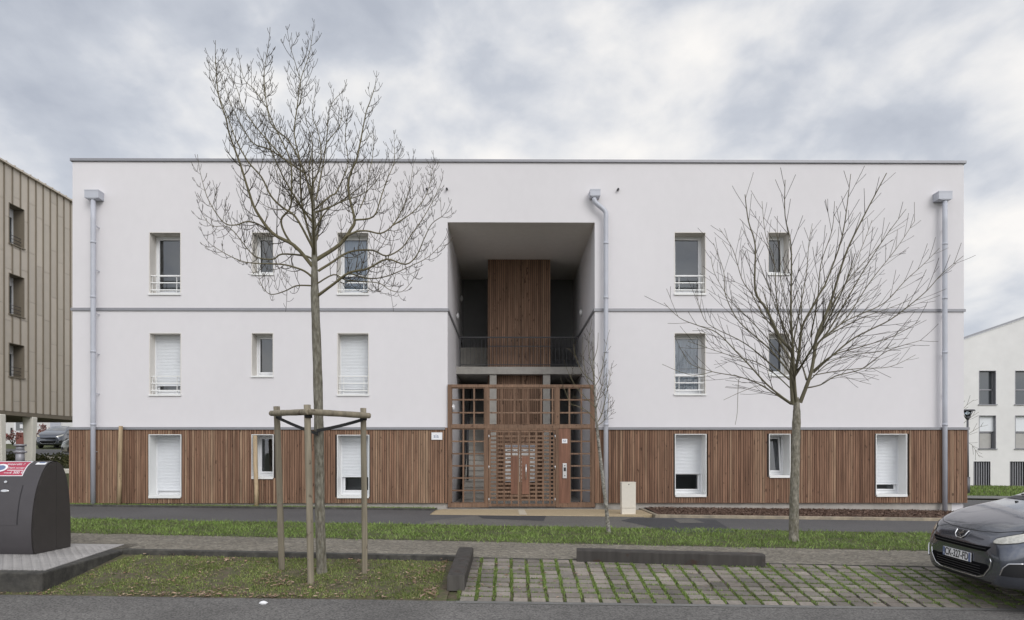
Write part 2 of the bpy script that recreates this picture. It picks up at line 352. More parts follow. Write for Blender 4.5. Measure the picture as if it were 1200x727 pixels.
# ================================================================ GROUND
def sheet(name, matl, xs, y0, y1, ny, off, hf=H):
    """a strip of ground between two lines in plan, following the terrain"""
    b = MB(); nx = len(xs)
    for x in xs:
        a_, c_ = y0(x), y1(x)
        for j in range(ny + 1):
            y = a_ + (c_ - a_) * j / ny; b.v.append((x, y, hf(x, y) + off))
    for i in range(nx - 1):
        for j in range(ny):
            n = i * (ny + 1) + j; b.face((n, n + ny + 1, n + ny + 2, n + 1), 0.5, True)
    o = b.build(name, matl); tag(o, kind='structure'); return o
def lin(a_, b_, n): return [a_ + (b_ - a_) * i / n for i in range(n + 1)]
def k_(v): return lambda x: v
# terrain to the horizon
b = MB()
gx = sorted(set([-1500, -700, -300, -150, -100, -80] + [v for v in range(-70, 71, 2)] + [80, 100, 150, 300, 700, 1500]))
gy = [-400, -150, -60, -20, 0, 3, 5] + [v for v in range(17, 71, 1)] + [75, 85, 100, 150, 300, 700, 1500]
for x in gx:
    for y in gy:
        z = H(x, y) if y < 17 else T(x, y)
        b.v.append((x, y, z - (0.10 if y < 17.0 else 0.03)))
for i in range(len(gx) - 1):
    for j in range(len(gy) - 1):
        n = i * len(gy) + j; b.face((n, n + len(gy), n + len(gy) + 1, n + 1), 0.5, True)
tag(b.build('ground', M['lawn']), kind='structure')

XS = lin(-45, 45, 180)
Yf = 19.0
e0 = lambda x: yR(x) - 0.01
sheet('road', M['asphalt'], XS, k_(-6.0), lambda x: yR(x) - 0.13, 6, 0.0, lambda x, y: T(x, y) - 0.25)
XN = [x for x in XS if x > -0.9]
sheet('road_channel', M['channel'], [X_SLEEPER + 0.12] + [x for x in XS if x > -0.5], lambda x: yR(x) - 0.13, lambda x: yR(x), 1, 0.004, lambda x, y: T(x, y) - 0.25)
sheet('road_edge', M['asphalt'], [x for x in XS if x < X_SLEEPER + .1] + [X_SLEEPER + 0.12], lambda x: yR(x) - 0.13, lambda x: yR(x), 1, 0.0, lambda x, y: T(x, y) - 0.25)
x_pl = hit(0, 640).x
sheet('verge', M['soil'], [x for x in XS if x < X_SLEEPER] + [X_SLEEPER], lambda x: yR(x), lambda x: yE(x), 8, 0.0, lambda x, y: T(x, y) - 0.065 - 0.185 * min(1, (yE(x) - y) / (yE(x) - yR(x))))
sheet('parking_bay', M['soil'], [X_SLEEPER] + [x for x in XS if x > X_SLEEPER], lambda x: yR(x), lambda x: yE(x), 6, -0.03)
sheet('footpath', M['sand'], XS, lambda x: yE(x) + (0.10 if x < X_SLEEPER else 0.0), lambda x: yD(x) + 0.06, 6, 0.0, T)
sheet('grass_verge', M['lawn'], XS, lambda x: yD(x) - 0.03, lambda x: yC(x) + 0.05, 4, 0.005, T)
yB = lambda x: 18.55 if x < 11.5 else 18.55
y_apron_l, y_apron_r = hit(515, 604), hit(745, 605)
def far_edge(x):
    if x < -1.95: return 18.30
    if x < 3.4: return 17.05 + (x + 2) * 0.0
    if x < 12.3: return hit(745, 606.5).y + (x - 3.4) * (hit(1110, 611).y - hit(745, 606.5).y) / (hit(1110, 611).x - hit(745, 606.5).x)
    return 26.0
xs = sorted(set([x for x in XS] + [-1.951, -1.95, 3.399, 3.4, 12.299, 12.3]))
sheet('asphalt_path', M['asphalt_path'], xs, lambda x: yC(x), far_edge, 5, 0.0, T)
# patches in the path
def patch(name, px, matl, off):
    b = MB(); P = [hit(a_, c_) for a_, c_ in px]
    b.poly([(p.x, p.y, T(p.x, p.y) + off) for p in P]); o = b.build(name, matl); tag(o, kind='structure')
patch('asphalt_patch', [(498, 611.5), (556, 604.8), (720, 604.8), (741, 606.5), (860, 626), (700, 627), (500, 624)][::-1], M['asphalt_old'], 0.004)
patch('asphalt_patch', [(559, 604.7), (640, 605), (637, 611), (566, 608)][::-1], M['asphalt_new'], 0.008)
patch('asphalt_patch', [(741, 607.5), (838, 609.5), (862, 624.6), (792, 624.5), (728, 610.5)][::-1], M['asphalt_new'], 0.008)
patch('inspection_cover', [(789, 609.3), (812, 609), (826, 613.4), (797, 613.8)][::-1], M['asphalt_old'], 0.012)
patch('worn_patch', [(240, 721), (262, 716.5), (345, 717), (350, 724), (320, 740), (230, 742)][::-1], M['asphalt_old'], 0.0) if False else None
# kerbs
def wall_strip(name, matl, xs, y0, y1, z0, z1, kind='structure'):
    b = MB(); n0 = 0
    for x in xs:
        a_, c_ = y0(x), y1(x)
        b.v += [(x, a_, z0(x, a_)), (x, a_, z1(x, a_)), (x, c_, z1(x, c_)), (x, c_, z0(x, c_))]
    for i in range(len(xs) - 1):
        n = 4 * i
        for a_, c_ in ((0, 1), (1, 2), (2, 3), (3, 0)): b.face((n + a_, n + 4 + a_, n + 4 + c_, n + c_))
    m_ = 4 * (len(xs) - 1); b.face((0, 1, 2, 3)); b.face((m_ + 3, m_ + 2, m_ + 1, m_))
    o = b.build(name, matl, bevel=0.012)
    if kind: tag(o, kind=kind)
    return o
x_k0 = hit(163, 640).x
wall_strip('verge_kerb', M['kerb'], lin(x_k0, X_SLEEPER, 12), lambda x: yE(x) - 0.0, lambda x: yE(x) + 0.13, lambda x, y: T(x, y) - 0.3, lambda x, y: T(x, y) + 0.012)
wall_strip('bay_edge', M['kerb'], lin(X_SLEEPER + .1, 30, 30), lambda x: yE(x) - 0.02, lambda x: yE(x) + 0.10, lambda x, y: T(x, y) - 0.3, lambda x, y: T(x, y) - 0.002)
wall_strip('path_kerb', M['kerb'], lin(-30, -1.95, 12), k_(18.30), k_(18.42), lambda x, y: T(x, y) - 0.2, lambda x, y: T(x, y) + 0.05)
wall_strip('bed_edging', M['kerb_pale'], lin(3.761, 12.3, 8), lambda x: far_edge(min(x, 12.29)) + 0.0, lambda x: far_edge(min(x, 12.29)) + 0.10, lambda x, y: T(x, y) - 0.2, lambda x, y: T(x, y) + 0.075)
b = MB(); b.prism([(3.66, far_edge(3.7)), (3.76, far_edge(3.76)), (3.76, 19.0), (3.66, 19.0)], lambda x, y: T(x, y) - .2, lambda x, y: T(x, y) + .078); tag(b.build('bed_edging', M['kerb_pale'], bevel=.01), kind='structure')
# strip of grass at the foot of the left wall
sheet('grass_edge', M['lawn'], lin(-30, -1.95, 20), k_(18.42), k_(19.2), 1, 0.02, T)
# entrance apron of beige resin
b = MB(); ap = [(-2.15, 17.55), (3.75, 17.05 + 0.0), (3.75, 18.45), (2.75, 19.0), (-1.75, 19.0)]
b.prism([(-2.0, 17.05), (3.4, 17.05), (3.655, 17.2), (3.655, 18.6), (2.4, 18.9), (-1.8, 18.9), (-2.0, 18.4)], lambda x, y: T(x, y) - 0.1, lambda x, y: 0.012)
tag(b.build('entrance_apron', M['apron'], bevel=0.01), kind='structure')
b = MB(); q = [hit(609, 604, .02), hit(618, 604, .02), hit(614.5, 597.5, .02), hit(607, 597.5, .02)]
b.poly([(p.x, max(p.y, 17.06), 0.017) for p in q]); tag(b.build('apron_line', M['apron_line']), kind='structure')
# mulch bed in front of the right wall
sheet('mulch_bed', M['mulch_base'], lin(3.8, 12.3, 20), lambda x: far_edge(min(x, 12.29)) + 0.10, k_(19.2), 3, 0.0, lambda x, y: T(x, y) + 0.04 + 0.06 * min(1, max(0, (y - far_edge(min(x, 12.29)) - .1))))
# ---- far ground details left: road, pavement; right: path and pavement
sheet('far_road', M['asphalt_path'], lin(-75, -13, 30), k_(39.8), k_(47.5), 4, 0.02, T)
sheet('far_pavement', M['apron_line'], lin(-75, -13, 30), k_(37.2), k_(39.7), 2, 0.04, T)
sheet('far_pavement', M['channel'], lin(12.4, 60, 24), k_(26.6), k_(28.6), 2, 0.03, T)

# ---- pavers
b = MB(); rows = 10
def edgeN(x): return yE(x) - 0.03
for r in range(rows):
    f0, f1 = r / rows, (r + 1) / rows
    x = X_SLEEPER + 0.162 + (0.0)
    off = U(-0.006, 0.006)
    while x < 14:
        w = 0.172
        tv = R(); g0, g1 = 0.05, 0.95
        def P(xx, f):
            y = yR(xx) + (edgeN(xx) - yR(xx)) * f; return y
        dz = U(-0.004, 0.004); tl = U(-0.004, 0.004)
        fa, fb = f0 + (f1 - f0) * 0.11, f1 - (f1 - f0) * 0.10
        xj = x + off + U(-.004, .004)
        pts = [(xj, P(xj, fa)), (xj + w, P(xj + w, fa)), (xj + w, P(xj + w, fb)), (xj, P(xj, fb))]
        b.prism(pts, lambda xx, yy: H(xx, yy) - 0.05, lambda xx, yy, dz=dz, tl=tl, xj=xj: H(xx, yy) + dz + (xx - xj) * tl * 4, tv)
        x += 0.2165
o = b.build('pavers', M['paver'], bevel=0.004); tag(o, kind='structure')

# ---- raised platform under the container
pl_px = [(-30, 671.5), (50, 671.5), (165, 638.8)]
pa, pb, pc = [hit(a_, c_, 0.0) for a_, c_ in pl_px]
b = MB(); PL = [(-14.0, pa.y), (pb.x, pb.y), (pc.x, pc.y), (pc.x - .15, pc.y + .12), (-14.0, pc.y + 0.12)]
KW = 0.16
b.prism(PL, lambda x, y: T(x, y) - 0.4, lambda x, y: T(x, y) + 0.0); tag(b.build('platform_kerb', M['kerb'], bevel=0.02), kind='structure')
b = MB()
def inset(P, Q, k=KW):
    d_ = Vector((Q[0]-P[0], Q[1]-P[1])).normalized(); return Vector((-d_.y, d_.x)) * k
n1_ = inset(PL[0], PL[1]); n2_ = inset(PL[1], PL[2])
pts = [(-14.0, pa.y + KW), (pb.x + n2_.x * 0.45, pb.y + KW), (pc.x + n2_.x * 0.9 - .12, pc.y + n2_.y * .2 - .0), (-14.0, pc.y + .08)]
b.prism(pts, lambda x, y: T(x, y) - 0.02, lambda x, y: T(x, y) + 0.008)
# raised lozenges of the checker plate
for i in range(74):
    for j in range(26):
        x = -9.3 + i * 0.062; y = pa.y + KW + 0.05 + j * 0.085
        ym = pc.y
        # inside test
        px_, py_ = x, y
        e1 = (pts[2][0] - pts[1][0]) * (py_ - pts[1][1]) - (pts[2][1] - pts[1][1]) * (px_ - pts[1][0])
        if e1 < 0.02 or y > pc.y - .02: continue
        s = 1 if (i + j) % 2 else -1
        z = T(x, y) + 0.008
        dx_, dy_ = 0.020, 0.026 * s
        b.prism([(x - dx_, y - dy_), (x + 0.006, y - 0.006 * s), (x + dx_, y + dy_), (x - 0.006, y + 0.006 * s)][::(1 if s > 0 else -1)], z, z + 0.004, 0.9)
tag(b.build('checker_plate', M['checker']), kind='structure')

# ---- vegetation on the ground
def blades(name, matl, n, area, hmin, hmax, wid, hf, dens=None, lean=0.5, off=0.0):
    rng = np.random.default_rng(abs(hash(name)) % 1000 if False else len(name) * 7 + n % 97)
    V = []; F = []; Tn = []
    k = 0
    while k < n:
        p = area(rng)
        if p is None: k += 1; continue
        x, y = p
        if dens and rng.random() > dens(x, y): k += 1; continue
        h = hmin + (hmax - hmin) * rng.random() ** 1.6; a_ = rng.random() * 6.283; w = wid * (0.6 + 0.8 * rng.random())
        z = hf(x, y) + off
        ca, sa = math.cos(a_), math.sin(a_); la = rng.random() * 6.283; ll = h * lean * rng.random()
        lx, ly = math.cos(la) * ll, math.sin(la) * ll
        i = len(V)
        V += [(x - ca * w, y - sa * w, z), (x + ca * w, y + sa * w, z), (x + ca * w * .6 + lx * .45, y + sa * w * .6 + ly * .45, z + h * .6),
              (x - ca * w * .6 + lx * .45, y - sa * w * .6 + ly * .45, z + h * .6), (x + lx, y + ly, z + h)]
        t_ = rng.random(); F += [(i, i+1, i+2, i+3), (i+3, i+2, i+4)]; Tn += [t_, t_]; k += 1
    me = bpy.data.meshes.new(name); me.from_pydata(V, [], F)
    at_ = me.attributes.new('tint', 'FLOAT', 'FACE'); at_.data.foreach_set('value', Tn)
    me.materials.append(matl); o = bpy.data.objects.new(name, me); C.objects.link(o); o['kind'] = 'stuff'; return o
from mathutils import noise as mnoise
def pn(x, y, s, o=0): return 0.5 + 0.5 * mnoise.noise(Vector((x * s + o, y * s + o * 2.3, o)))
def a_strip(rng):
    x = -15 + 27.5 * rng.random(); f = rng.random(); return x, yD(x) + (yC(x) - yD(x)) * f + (rng.random() - .5) * 0.28 + (-.34 if f < .5 else .16) * max(0, pn(x, f, 1.7, 6) - .45) * 1.6
blades('grass', M['grass'], 120000, a_strip, 0.012, 0.075, 0.006, T, dens=lambda x, y: 0.10 + 1.9 * max(0, .5 * pn(x, y, 1.4) + .5 * pn(x, y, 4.5, 3) - .28), lean=1.7)
def in_platform(x, y):
    if x < pb.x: return y > pa.y
    if x < pc.x: return y > pb.y + (pc.y - pb.y) * (x - pb.x) / (pc.x - pb.x)
    return False
def a_bed(rng):
    x = -9 + 8.3 * rng.random(); y = yR(x) + (yE(x) - yR(x)) * (0.02 + .96 * rng.random())
    return None if in_platform(x, y) or x > X_SLEEPER - 0.12 else (x, y)
blades('verge_grass', M['grass_dry'], 110000, a_bed, 0.006, 0.036, 0.0048, H, dens=lambda x, y: 0.04 + 2.2 * max(0, 0.6 * pn(x, y, 2.2, 4) + 0.4 * pn(x, y, 7, 2) - .33), lean=1.2)
def a_edge(rng): return -13 + 11 * rng.random(), 18.44 + .42 * rng.random()
blades('wall_foot_grass', M['grass'], 9000, a_edge, 0.02, 0.08, 0.007, T, lean=0.8)
XJ = X_SLEEPER + 0.162
def a_joint(rng):
    r_ = rng.random()
    if r_ < 0.66:
        k = int(rng.random() * 46); x = XJ + 0.2165 * k - 0.019 + (rng.random() - .5) * 0.046; f = rng.random() ** 0.8
    else:
        x = XJ + rng.random() * 9.5; f = (int(rng.random() * rows) + (rng.random() - .5) * 0.10) / rows
    if f > 1 or f < 0.03: return None
    return x, yR(x) + (edgeN(x) - yR(x)) * f
blades('joint_grass', M['grass'], 100000, a_joint, 0.012, 0.042, 0.004, H, dens=lambda x, y: 0.05 + 2.4 * max(0, .6 * pn(x, y, 1.3, 9) + .4 * pn(x, y, 4, 1) - .36) * (1.15 - 0.035 * max(0, x)), lean=1.0, off=-0.012)
# far lawn at the right
def a_far(rng): return 13 + 34 * rng.random(), 28.8 + 11 * rng.random() ** 1.3
blades('far_grass', M['grass'], 26000, a_far, 0.05, 0.14, 0.02, T, lean=0.6)
# leaves and chips
def flakes(name, matl, n, area, s0, s1, hf, lift, curl=0.4):
    rng = np.random.default_rng(len(name) * 13 + n); V = []; F = []; Tn = []; k = 0
    while k < n:
        p = area(rng); k += 1
        if p is None: continue
        x, y = p; s = s0 + (s1 - s0) * rng.random() ** 2; a_ = rng.random() * 6.283; e_ = 0.5 + .5 * rng.random()
        z = hf(x, y) + lift * rng.random() + 0.004; rx, ry = (rng.random() - .5) * curl, (rng.random() - .5) * curl
        i = len(V); L = [(-1, 0), (-.4, -.55), (.5, -.5), (1, 0), (.4, .5), (-.5, .55)]
        for (u, v) in L:
            dx_ = s * (u * math.cos(a_) - v * e_ * math.sin(a_)); dy_ = s * (u * math.sin(a_) + v * e_ * math.cos(a_))
            V.append((x + dx_, y + dy_, z + dx_ * rx + dy_ * ry + s * .25 * abs(v)))
        F.append((i, i+1, i+2, i+3, i+4, i+5)); Tn.append(rng.random())
    me = bpy.data.meshes.new(name); me.from_pydata(V, [], F)
    at_ = me.attributes.new('tint', 'FLOAT', 'FACE'); at_.data.foreach_set('value', Tn)
    me.materials.append(matl); o = bpy.data.objects.new(name, me); C.objects.link(o); o['kind'] = 'stuff'; return o
def a_leaf(rng):
    r_ = rng.random()
    if r_ < .55: x = -9 + 8 * rng.random(); y = yR(x) + (yE(x) - yR(x)) * rng.random()
    elif r_ < .72:
        x = -3.2 + (rng.random() + rng.random() - 1) * 1.4; y = 8.6 + (rng.random() + rng.random() - 1) * 1.0
    elif r_ < .86:
        x = X_SLEEPER - .15 - .5 * rng.random() ** 1.5; y = yR(x) + (yE(x) - yR(x)) * rng.random()
    else:
        x = -9 + 8 * rng.random(); y = yR(x) + 0.15 * rng.random() ** 1.5
    if in_platform(x, y) or y > yE(x): return None
    if pn(x, y, 1.8, 12) + .35 * pn(x, y, 6, 5) < .60 + .25 * rng.random(): return None
    return (x, y) if y > yR(x) - .04 else None
flakes('fallen_leaves', M['leaf'], 5200, a_leaf, 0.014, 0.038, H, 0.035)
def a_leaf2(rng):
    r_ = rng.random()
    if r_ < .5: x = X_SLEEPER + .16 + 1.3 * rng.random() ** 1.6; y = yR(x) + (yE(x) - yR(x)) * rng.random()
    else: x = 5.0 * rng.random(); y = yR(x) + (yE(x) - yR(x)) * rng.random()
    return x, y
flakes('bay_leaves', M['leaf'], 150, a_leaf2, 0.014, 0.036, H, 0.008)
def a_leaf3(rng): x = -9 + 16 * rng.random(); return x, yE(x) + .15 + 2.0 * rng.random()
flakes('path_leaves', M['leaf'], 110, a_leaf3, 0.01, 0.022, T, 0.003)
def a_mul(rng):
    x = 3.9 + 8.4 * rng.random(); fe = far_edge(min(x, 12.29)); y = fe + .1 + (18.95 - fe - .1) * rng.random(); return x, y
flakes('bark_mulch', M['mulch'], 14000, a_mul, 0.010, 0.034, lambda x, y: T(x, y) + 0.045 + 0.06 * min(1, max(0, y - far_edge(min(x, 12.29)) - .1)), 0.02, 1.2)
# ================================================================ MAIN BUILDING
YF = 19.0
def fx(px, Y=YF): return at(px, 400, Y).x
def fz(py, px=600, Y=YF): return at(px, py, Y).z
XL, XR = fx(85), fx(1129.5)
ZT = 9.72; Z_W = fz(501.5); Z_C = fz(503.5); Z_CB = 0.18
RX0, RX1 = fx(524.5), fx(697); RZ = fz(260.8); RYB = 25.2
bld = empty('apartment_building'); tag(bld, 'long white three storey block with timber clad ground floor behind the two big bare trees', 'apartment building')
W = []   # x0, x1, z0, z1, options
def w_(px0, px1, py0, py1, **k):
    Y = 18.9 if py0 > 500 else YF
    pm = (px0 + px1) / 2
    W.append(dict(x0=fx(px0, Y), x1=fx(px1, Y), z1=fz(py0, pm, Y), z0=fz(py1, pm, Y), ground=py0 > 500, **k))
w_(175.4, 211.3, 273, 344.6, rail=1); w_(295.8, 320, 273, 321.5); w_(396, 431.5, 273, 344.6, rail=1, curtain=.62)
w_(790.8, 826.4, 273, 344.6, rail=1); w_(900.8, 924.5, 273, 321.5)
w_(175.6, 211.6, 391, 462.8, rail=1, shut=.175); w_(295.4, 319.6, 391, 441); w_(396, 431.6, 391, 462.8, rail=1, shut=.12)
w_(790.8, 826.4, 391, 462.2, rail=1, curtain=.5); w_(901.2, 924.8, 391, 440)
w_(175.2, 211.8, 510, 582, shut=.10, gap=.0); w_(295.7, 319.8, 510, 559.6); w_(395.8, 432, 510.5, 582, shut=.33)
w_(791.6, 827, 509.5, 580.6, shut=.37); w_(901.9, 925.5, 509.4, 558.2, tilt=1); w_(1027, 1062, 509.4, 580.4, shut=.185)
labels_w = {}
def holes_wall(b, x0, x1, z0, z1, y, hs, flip=False):
    xs_ = sorted({x0, x1, *[h[0] for h in hs], *[h[1] for h in hs]}); zs_ = sorted({z0, z1, *[h[2] for h in hs], *[h[3] for h in hs]})
    xs_ = [x for x in xs_ if x0 <= x <= x1]; zs_ = [z for z in zs_ if z0 <= z <= z1]
    for i in range(len(xs_) - 1):
        for j in range(len(zs_) - 1):
            cx_, cz_ = (xs_[i] + xs_[i+1]) / 2, (zs_[j] + zs_[j+1]) / 2
            if any(h[0] < cx_ < h[1] and h[2] < cz_ < h[3] for h in hs): continue
            b.quad((xs_[i], y, zs_[j]), (xs_[i+1], y, zs_[j]), (xs_[i+1], y, zs_[j+1]), (xs_[i], y, zs_[j+1]))
hs = [(w['x0'], w['x1'], w['z0'], w['z1']) for w in W]
b = MB()
holes_wall(b, XL, XR, Z_W, ZT - 0.08, YF, hs + [(RX0, RX1, -1, RZ)])
holes_wall(b, XL, XR, -0.4, Z_W, YF + 0.02, hs + [(RX0, RX1, -1, RZ)])
b.quad((XL, 32, -.4), (XL, YF, -.4), (XL, YF, ZT - .08), (XL, 32, ZT - .08)); b.quad((XR, YF, -.4), (XR, 32, -.4), (XR, 32, ZT - .08), (XR, YF, ZT - .08))
b.quad((XR, 32, -.4), (XL, 32, -.4), (XL, 32, ZT - .08), (XR, 32, ZT - .08))
b.build('white_wall', M['render'], bld)
b = MB(); b.quad((XL, YF, ZT - .3), (XR, YF, ZT - .3), (XR, 32, ZT - .3), (XL, 32, ZT - .3)); b.build('roof', M['zinc'], bld)
b = MB(); b.box(XL - .05, XR + .05, YF - .05, YF + .30, ZT - .075, ZT + .005); b.box(XL - .05, XL + .3, YF + .30, 32.05, ZT - .075, ZT + .005); b.box(XR - .3, XR + .05, YF + .30, 32.05, ZT - .075, ZT + .005)
b.build('roof_coping', M['zinc'], bld, bevel=0.01)
zb0, zb1 = fz(365.0), fz(361.8)
b = MB(); b.box(XL - .035, RX0 + 0.0, YF - .035, YF - .001, zb0, zb1); b.box(RX1 - 0.0, XR + .035, YF - .035, YF - .001, zb0, zb1)
b.box(RX0 + .001, RX0 + .03, YF - .035, RYB - .01, zb0, zb1); b.box(RX1 - .03, RX1 - .001, YF - .035, RYB - .01, zb0, zb1)
b.build('storey_band', M['zinc'], bld)
b = MB(); b.box(XL - .05, RX0 - .06, YF - .14, YF - .001, Z_C - .01, Z_W + .012); b.box(RX1 + .06, XR + .07, YF - .14, YF - .001, Z_C - .01, Z_W + .012)
b.box(XR + .001, XR + .07, YF - .001, 32.05, Z_C - .01, Z_W + .012)
b.build('flashing', M['zinc'], bld)
# plinth
b = MB(); b.box(XL + .06, RX0 - .02, YF - .02, YF + .015, -.5, Z_CB + .04); b.box(RX1 + .02, XR - .35, YF - .02, YF + .015, -.5, Z_CB + .04); b.build('plinth', M['plinth'], bld)
# timber cladding
def cladding(name, xa, xb, z0, z1, y, hs, matl, parent, wmin=.058, wmax=.074, axis='x', gap=.013):
    b = MB(); bk = MB(); x = xa; tone = .5; pshift = {}
    while x < xb - .01:
        w = min(U(wmin, wmax), xb - x); xe = x + w - gap; t_ = min(1, max(0, random.gauss(.48 + pshift.setdefault(int((x + 40) / 1.23), U(-.17, .17)), .20)))
        segs = [(z0, z1)]
        for h in hs:
            if h[0] - .02 < xe and h[1] + .02 > x:
                ns = []
                for (a_, c_) in segs:
                    if h[2] - .02 > a_: ns.append((a_, min(c_, h[2] - .02)))
                    if h[3] + .02 < c_: ns.append((max(a_, h[3] + .02), c_))
                segs = [s for s in ns if s[1] - s[0] > .01]
        dy = U(0, .012)
        for (a_, c_) in segs:
            if axis == 'x': b.box(x, xe, y + dy, y + .03, a_, c_, t_)
            else: b.box(y - .03, y - dy, x, xe, a_, c_, t_)
        x += w
    o = b.build(name, matl, parent); return o
GH = [(w['x0'], w['x1'], w['z0'], w['z1']) for w in W if w['ground']]
c1_ = cladding('timber_cladding', XL - .03, RX0 - .06, Z_CB, Z_C - .012, YF - .11, GH, M['slat'], bld)
c2_ = cladding('timber_cladding', RX1 + .06, XR + .045, Z_CB, Z_C - .012, YF - .11, GH, M['slat'], bld)
cladding('side_cladding', YF - .05, 32, Z_CB, Z_C - .012, XR + .05, [], M['slat'], bld, wmin=.06, wmax=.1, axis='y')
b = MB(); holes_wall(b, XL + .02, RX0 - .062, Z_CB + .004, Z_C - .012, YF - .078, [(h[0] - .02, h[1] + .02, h[2] - .02, h[3] + .02) for h in GH])
b.build('cladding_backing', M['backing'], c1_)
b = MB(); holes_wall(b, RX1 + .062, XR - .0, Z_CB + .004, Z_C - .012, YF - .078, [(h[0] - .02, h[1] + .02, h[2] - .02, h[3] + .02) for h in GH])
b.build('cladding_backing', M['backing'], c2_)
b = MB()   # closes the top and bottom of the cavity and the ends by the gate
b.box(RX0 - .058, RX0 - .002, YF - .10, YF - .001, Z_CB, Z_W, .4); b.build('corner_board', M['slat'], bld)
b = MB(); b.box(RX1 + .002, RX1 + .058, YF - .10, YF - .001, Z_CB, Z_W, .4); b.build('corner_board', M['slat'], bld)

def window(w):
    x0, x1, z0, z1 = w['x0'], w['x1'], w['z0'], w['z1']; g = w['ground']
    ya = YF - .116 if g else YF - .004; yb = YF + .46; yf_ = YF + .36; t_ = .018
    b = MB()
    b.box(x0 - t_, x0, ya, yb, z0 - t_, z1 + t_); b.box(x1, x1 + t_, ya, yb, z0 - t_, z1 + t_)
    b.box(x0, x1, ya, yb, z1, z1 + t_); b.box(x0, x1, ya, yb, z0 - t_, z0)
    win = b.build('window', M['white'] if g else M['render_cream'], bld)
    if not g:
        # the white sill tray sits under the opening and sticks out a little
        s = MB(); s.box(x0 - .025, x1 + .025, ya - .035, ya - .001, z0 - .035, z0 + .012); s.box(x0 + .001, x1 - .001, ya + .0, yf_, z0 + .001, z0 + .014); s.build('sill', M['white'], win)
    else:
        s = MB(); s.box(x0 - .01, x1 + .01, ya - .03, ya - .001, z0 - .045, z0 + .02); s.box(x0 + .001, x1 - .001, ya, yf_, z0 + .001, z0 + .022); s.build('sill', M['white'], win)
    zs = z0 + .022
    # fixed frame
    fw = .045
    f = MB(); f.box(x0, x0 + fw, yf_, yf_ + .07, zs, z1); f.box(x1 - fw, x1, yf_, yf_ + .07, zs, z1); f.box(x0 + fw, x1 - fw, yf_, yf_ + .07, z1 - fw, z1); f.box(x0 + fw, x1 - fw, yf_, yf_ + .07, zs, zs + fw + .03)
    # sash with its seal
    a0, a1, c0, c1 = x0 + fw + .006, x1 - fw - .006, zs + fw + .036, z1 - fw - .006; sw = .048
    fr = f.build('frame', M['pvc'], win, bevel=.004)
    q = MB(); yy = yf_ - .012
    q.box(a0, a0 + sw, yy, yy + .05, c0, c1); q.box(a1 - sw, a1, yy, yy + .05, c0, c1); q.box(a0 + sw, a1 - sw, yy, yy + .05, c1 - sw, c1); q.box(a0 + sw, a1 - sw, yy, yy + .05, c0, c0 + sw)
    if (x1 - x0) > .7 and g is False or (g and (x1 - x0) > .7): q.box(a0 + sw, a1 - sw, yy + .002, yy + .05, c0 + (c1 - c0) * .30, c0 + (c1 - c0) * .30 + .05)
    if w.get('tilt'):
        an = math.radians(7); q.v = [(p[0], yy + .05 + (p[1] - yy - .05) * math.cos(an) + (p[2] - c0) * math.sin(an) * 1.0, c0 + (p[2] - c0) * math.cos(an)) for p in q.v]
    q.build('sash', M['pvc'], win, bevel=.004)
    p = MB(); yp = yy + .03
    dy = (c1 - c0) * math.sin(math.radians(7)) if w.get('tilt') else 0
    p.quad((a0 + sw - .005, yp, c0 + sw - .005), (a1 - sw + .005, yp, c0 + sw - .005), (a1 - sw + .005, yp + dy, c1 - sw + .005), (a0 + sw - .005, yp + dy, c1 - sw + .005)); p.build('pane', M['glass'], win)
    # the dim room behind the pane
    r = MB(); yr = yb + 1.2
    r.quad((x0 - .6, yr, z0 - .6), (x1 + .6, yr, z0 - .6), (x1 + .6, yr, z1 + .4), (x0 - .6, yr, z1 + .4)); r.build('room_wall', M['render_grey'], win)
    if w.get('curtain'):
        cu = MB(); n = 40; yc = yb + .02
        cx0, cx1 = x0 + .02, x1 - .02; zb_ = z0 + (z1 - z0) * (.0)
        for i in range(n):
            xa, xb_ = cx0 + (cx1 - cx0) * i / n, cx0 + (cx1 - cx0) * (i + 1) / n
            y1_, y2_ = yc + .02 * math.sin(i * 1.1), yc + .02 * math.sin((i + 1) * 1.1)
            m_ = len(cu.v); cu.v += [(xa, y1_, zb_), (xb_, y2_, zb_), (xb_, y2_, z1), (xa, y1_, z1)]; cu.face((m_, m_+1, m_+2, m_+3), .5, True)
        cu.build('curtain', M['curtain'], win)
    if 'shut' in w:
        s = MB(); zb_ = zs + (z1 - zs) * w['shut'] + (w.get('gap', 0.0)); n = int((z1 - zb_) / .040); h = (z1 - zb_) / n; ys = yf_ - .065
        for i in range(n):
            za = zb_ + i * h; m_ = len(s.v)
            prof = [(ys + .010, za), (ys + .001, za + h * .15), (ys - .002, za + h * .5), (ys + .001, za + h * .85), (ys + .010, za + h - .001)]
            for (yy_, zz_) in prof: s.v += [(x0 + .03, yy_, zz_), (x1 - .03, yy_, zz_)]
            for k in range(4): s.face((m_ + 2*k, m_ + 2*k + 1, m_ + 2*k + 3, m_ + 2*k + 2), .5)
        s.box(x0 + .03, x1 - .03, ys - .004, ys + .02, zb_ - .05 if w['shut'] > .05 else zb_ - .0, zb_)
        sh = s.build('shutter', M['shutter'], win)
        gd = MB(); gd.box(x0, x0 + .03, ys - .02, yf_, zs, z1); gd.box(x1 - .03, x1, ys - .02, yf_, zs, z1); gd.build('shutter_guide', M['pvc'], win)
    if w.get('rail'):
        r = MB(); yr_ = YF + .07
        for dz in (.52, .325, .125): r.box(x0, x1, yr_ - .012, yr_ + .012, z0 + dz - .014, z0 + dz + .014)
        for xx in (x0 + .03, x0 + .14, x1 - .03, x1 - .14): r.box(xx - .007, xx + .007, yr_ + .013, yr_ + .03, z0 + .014, z0 + .53)
        r.build('railing', M['white'], win)
    return win
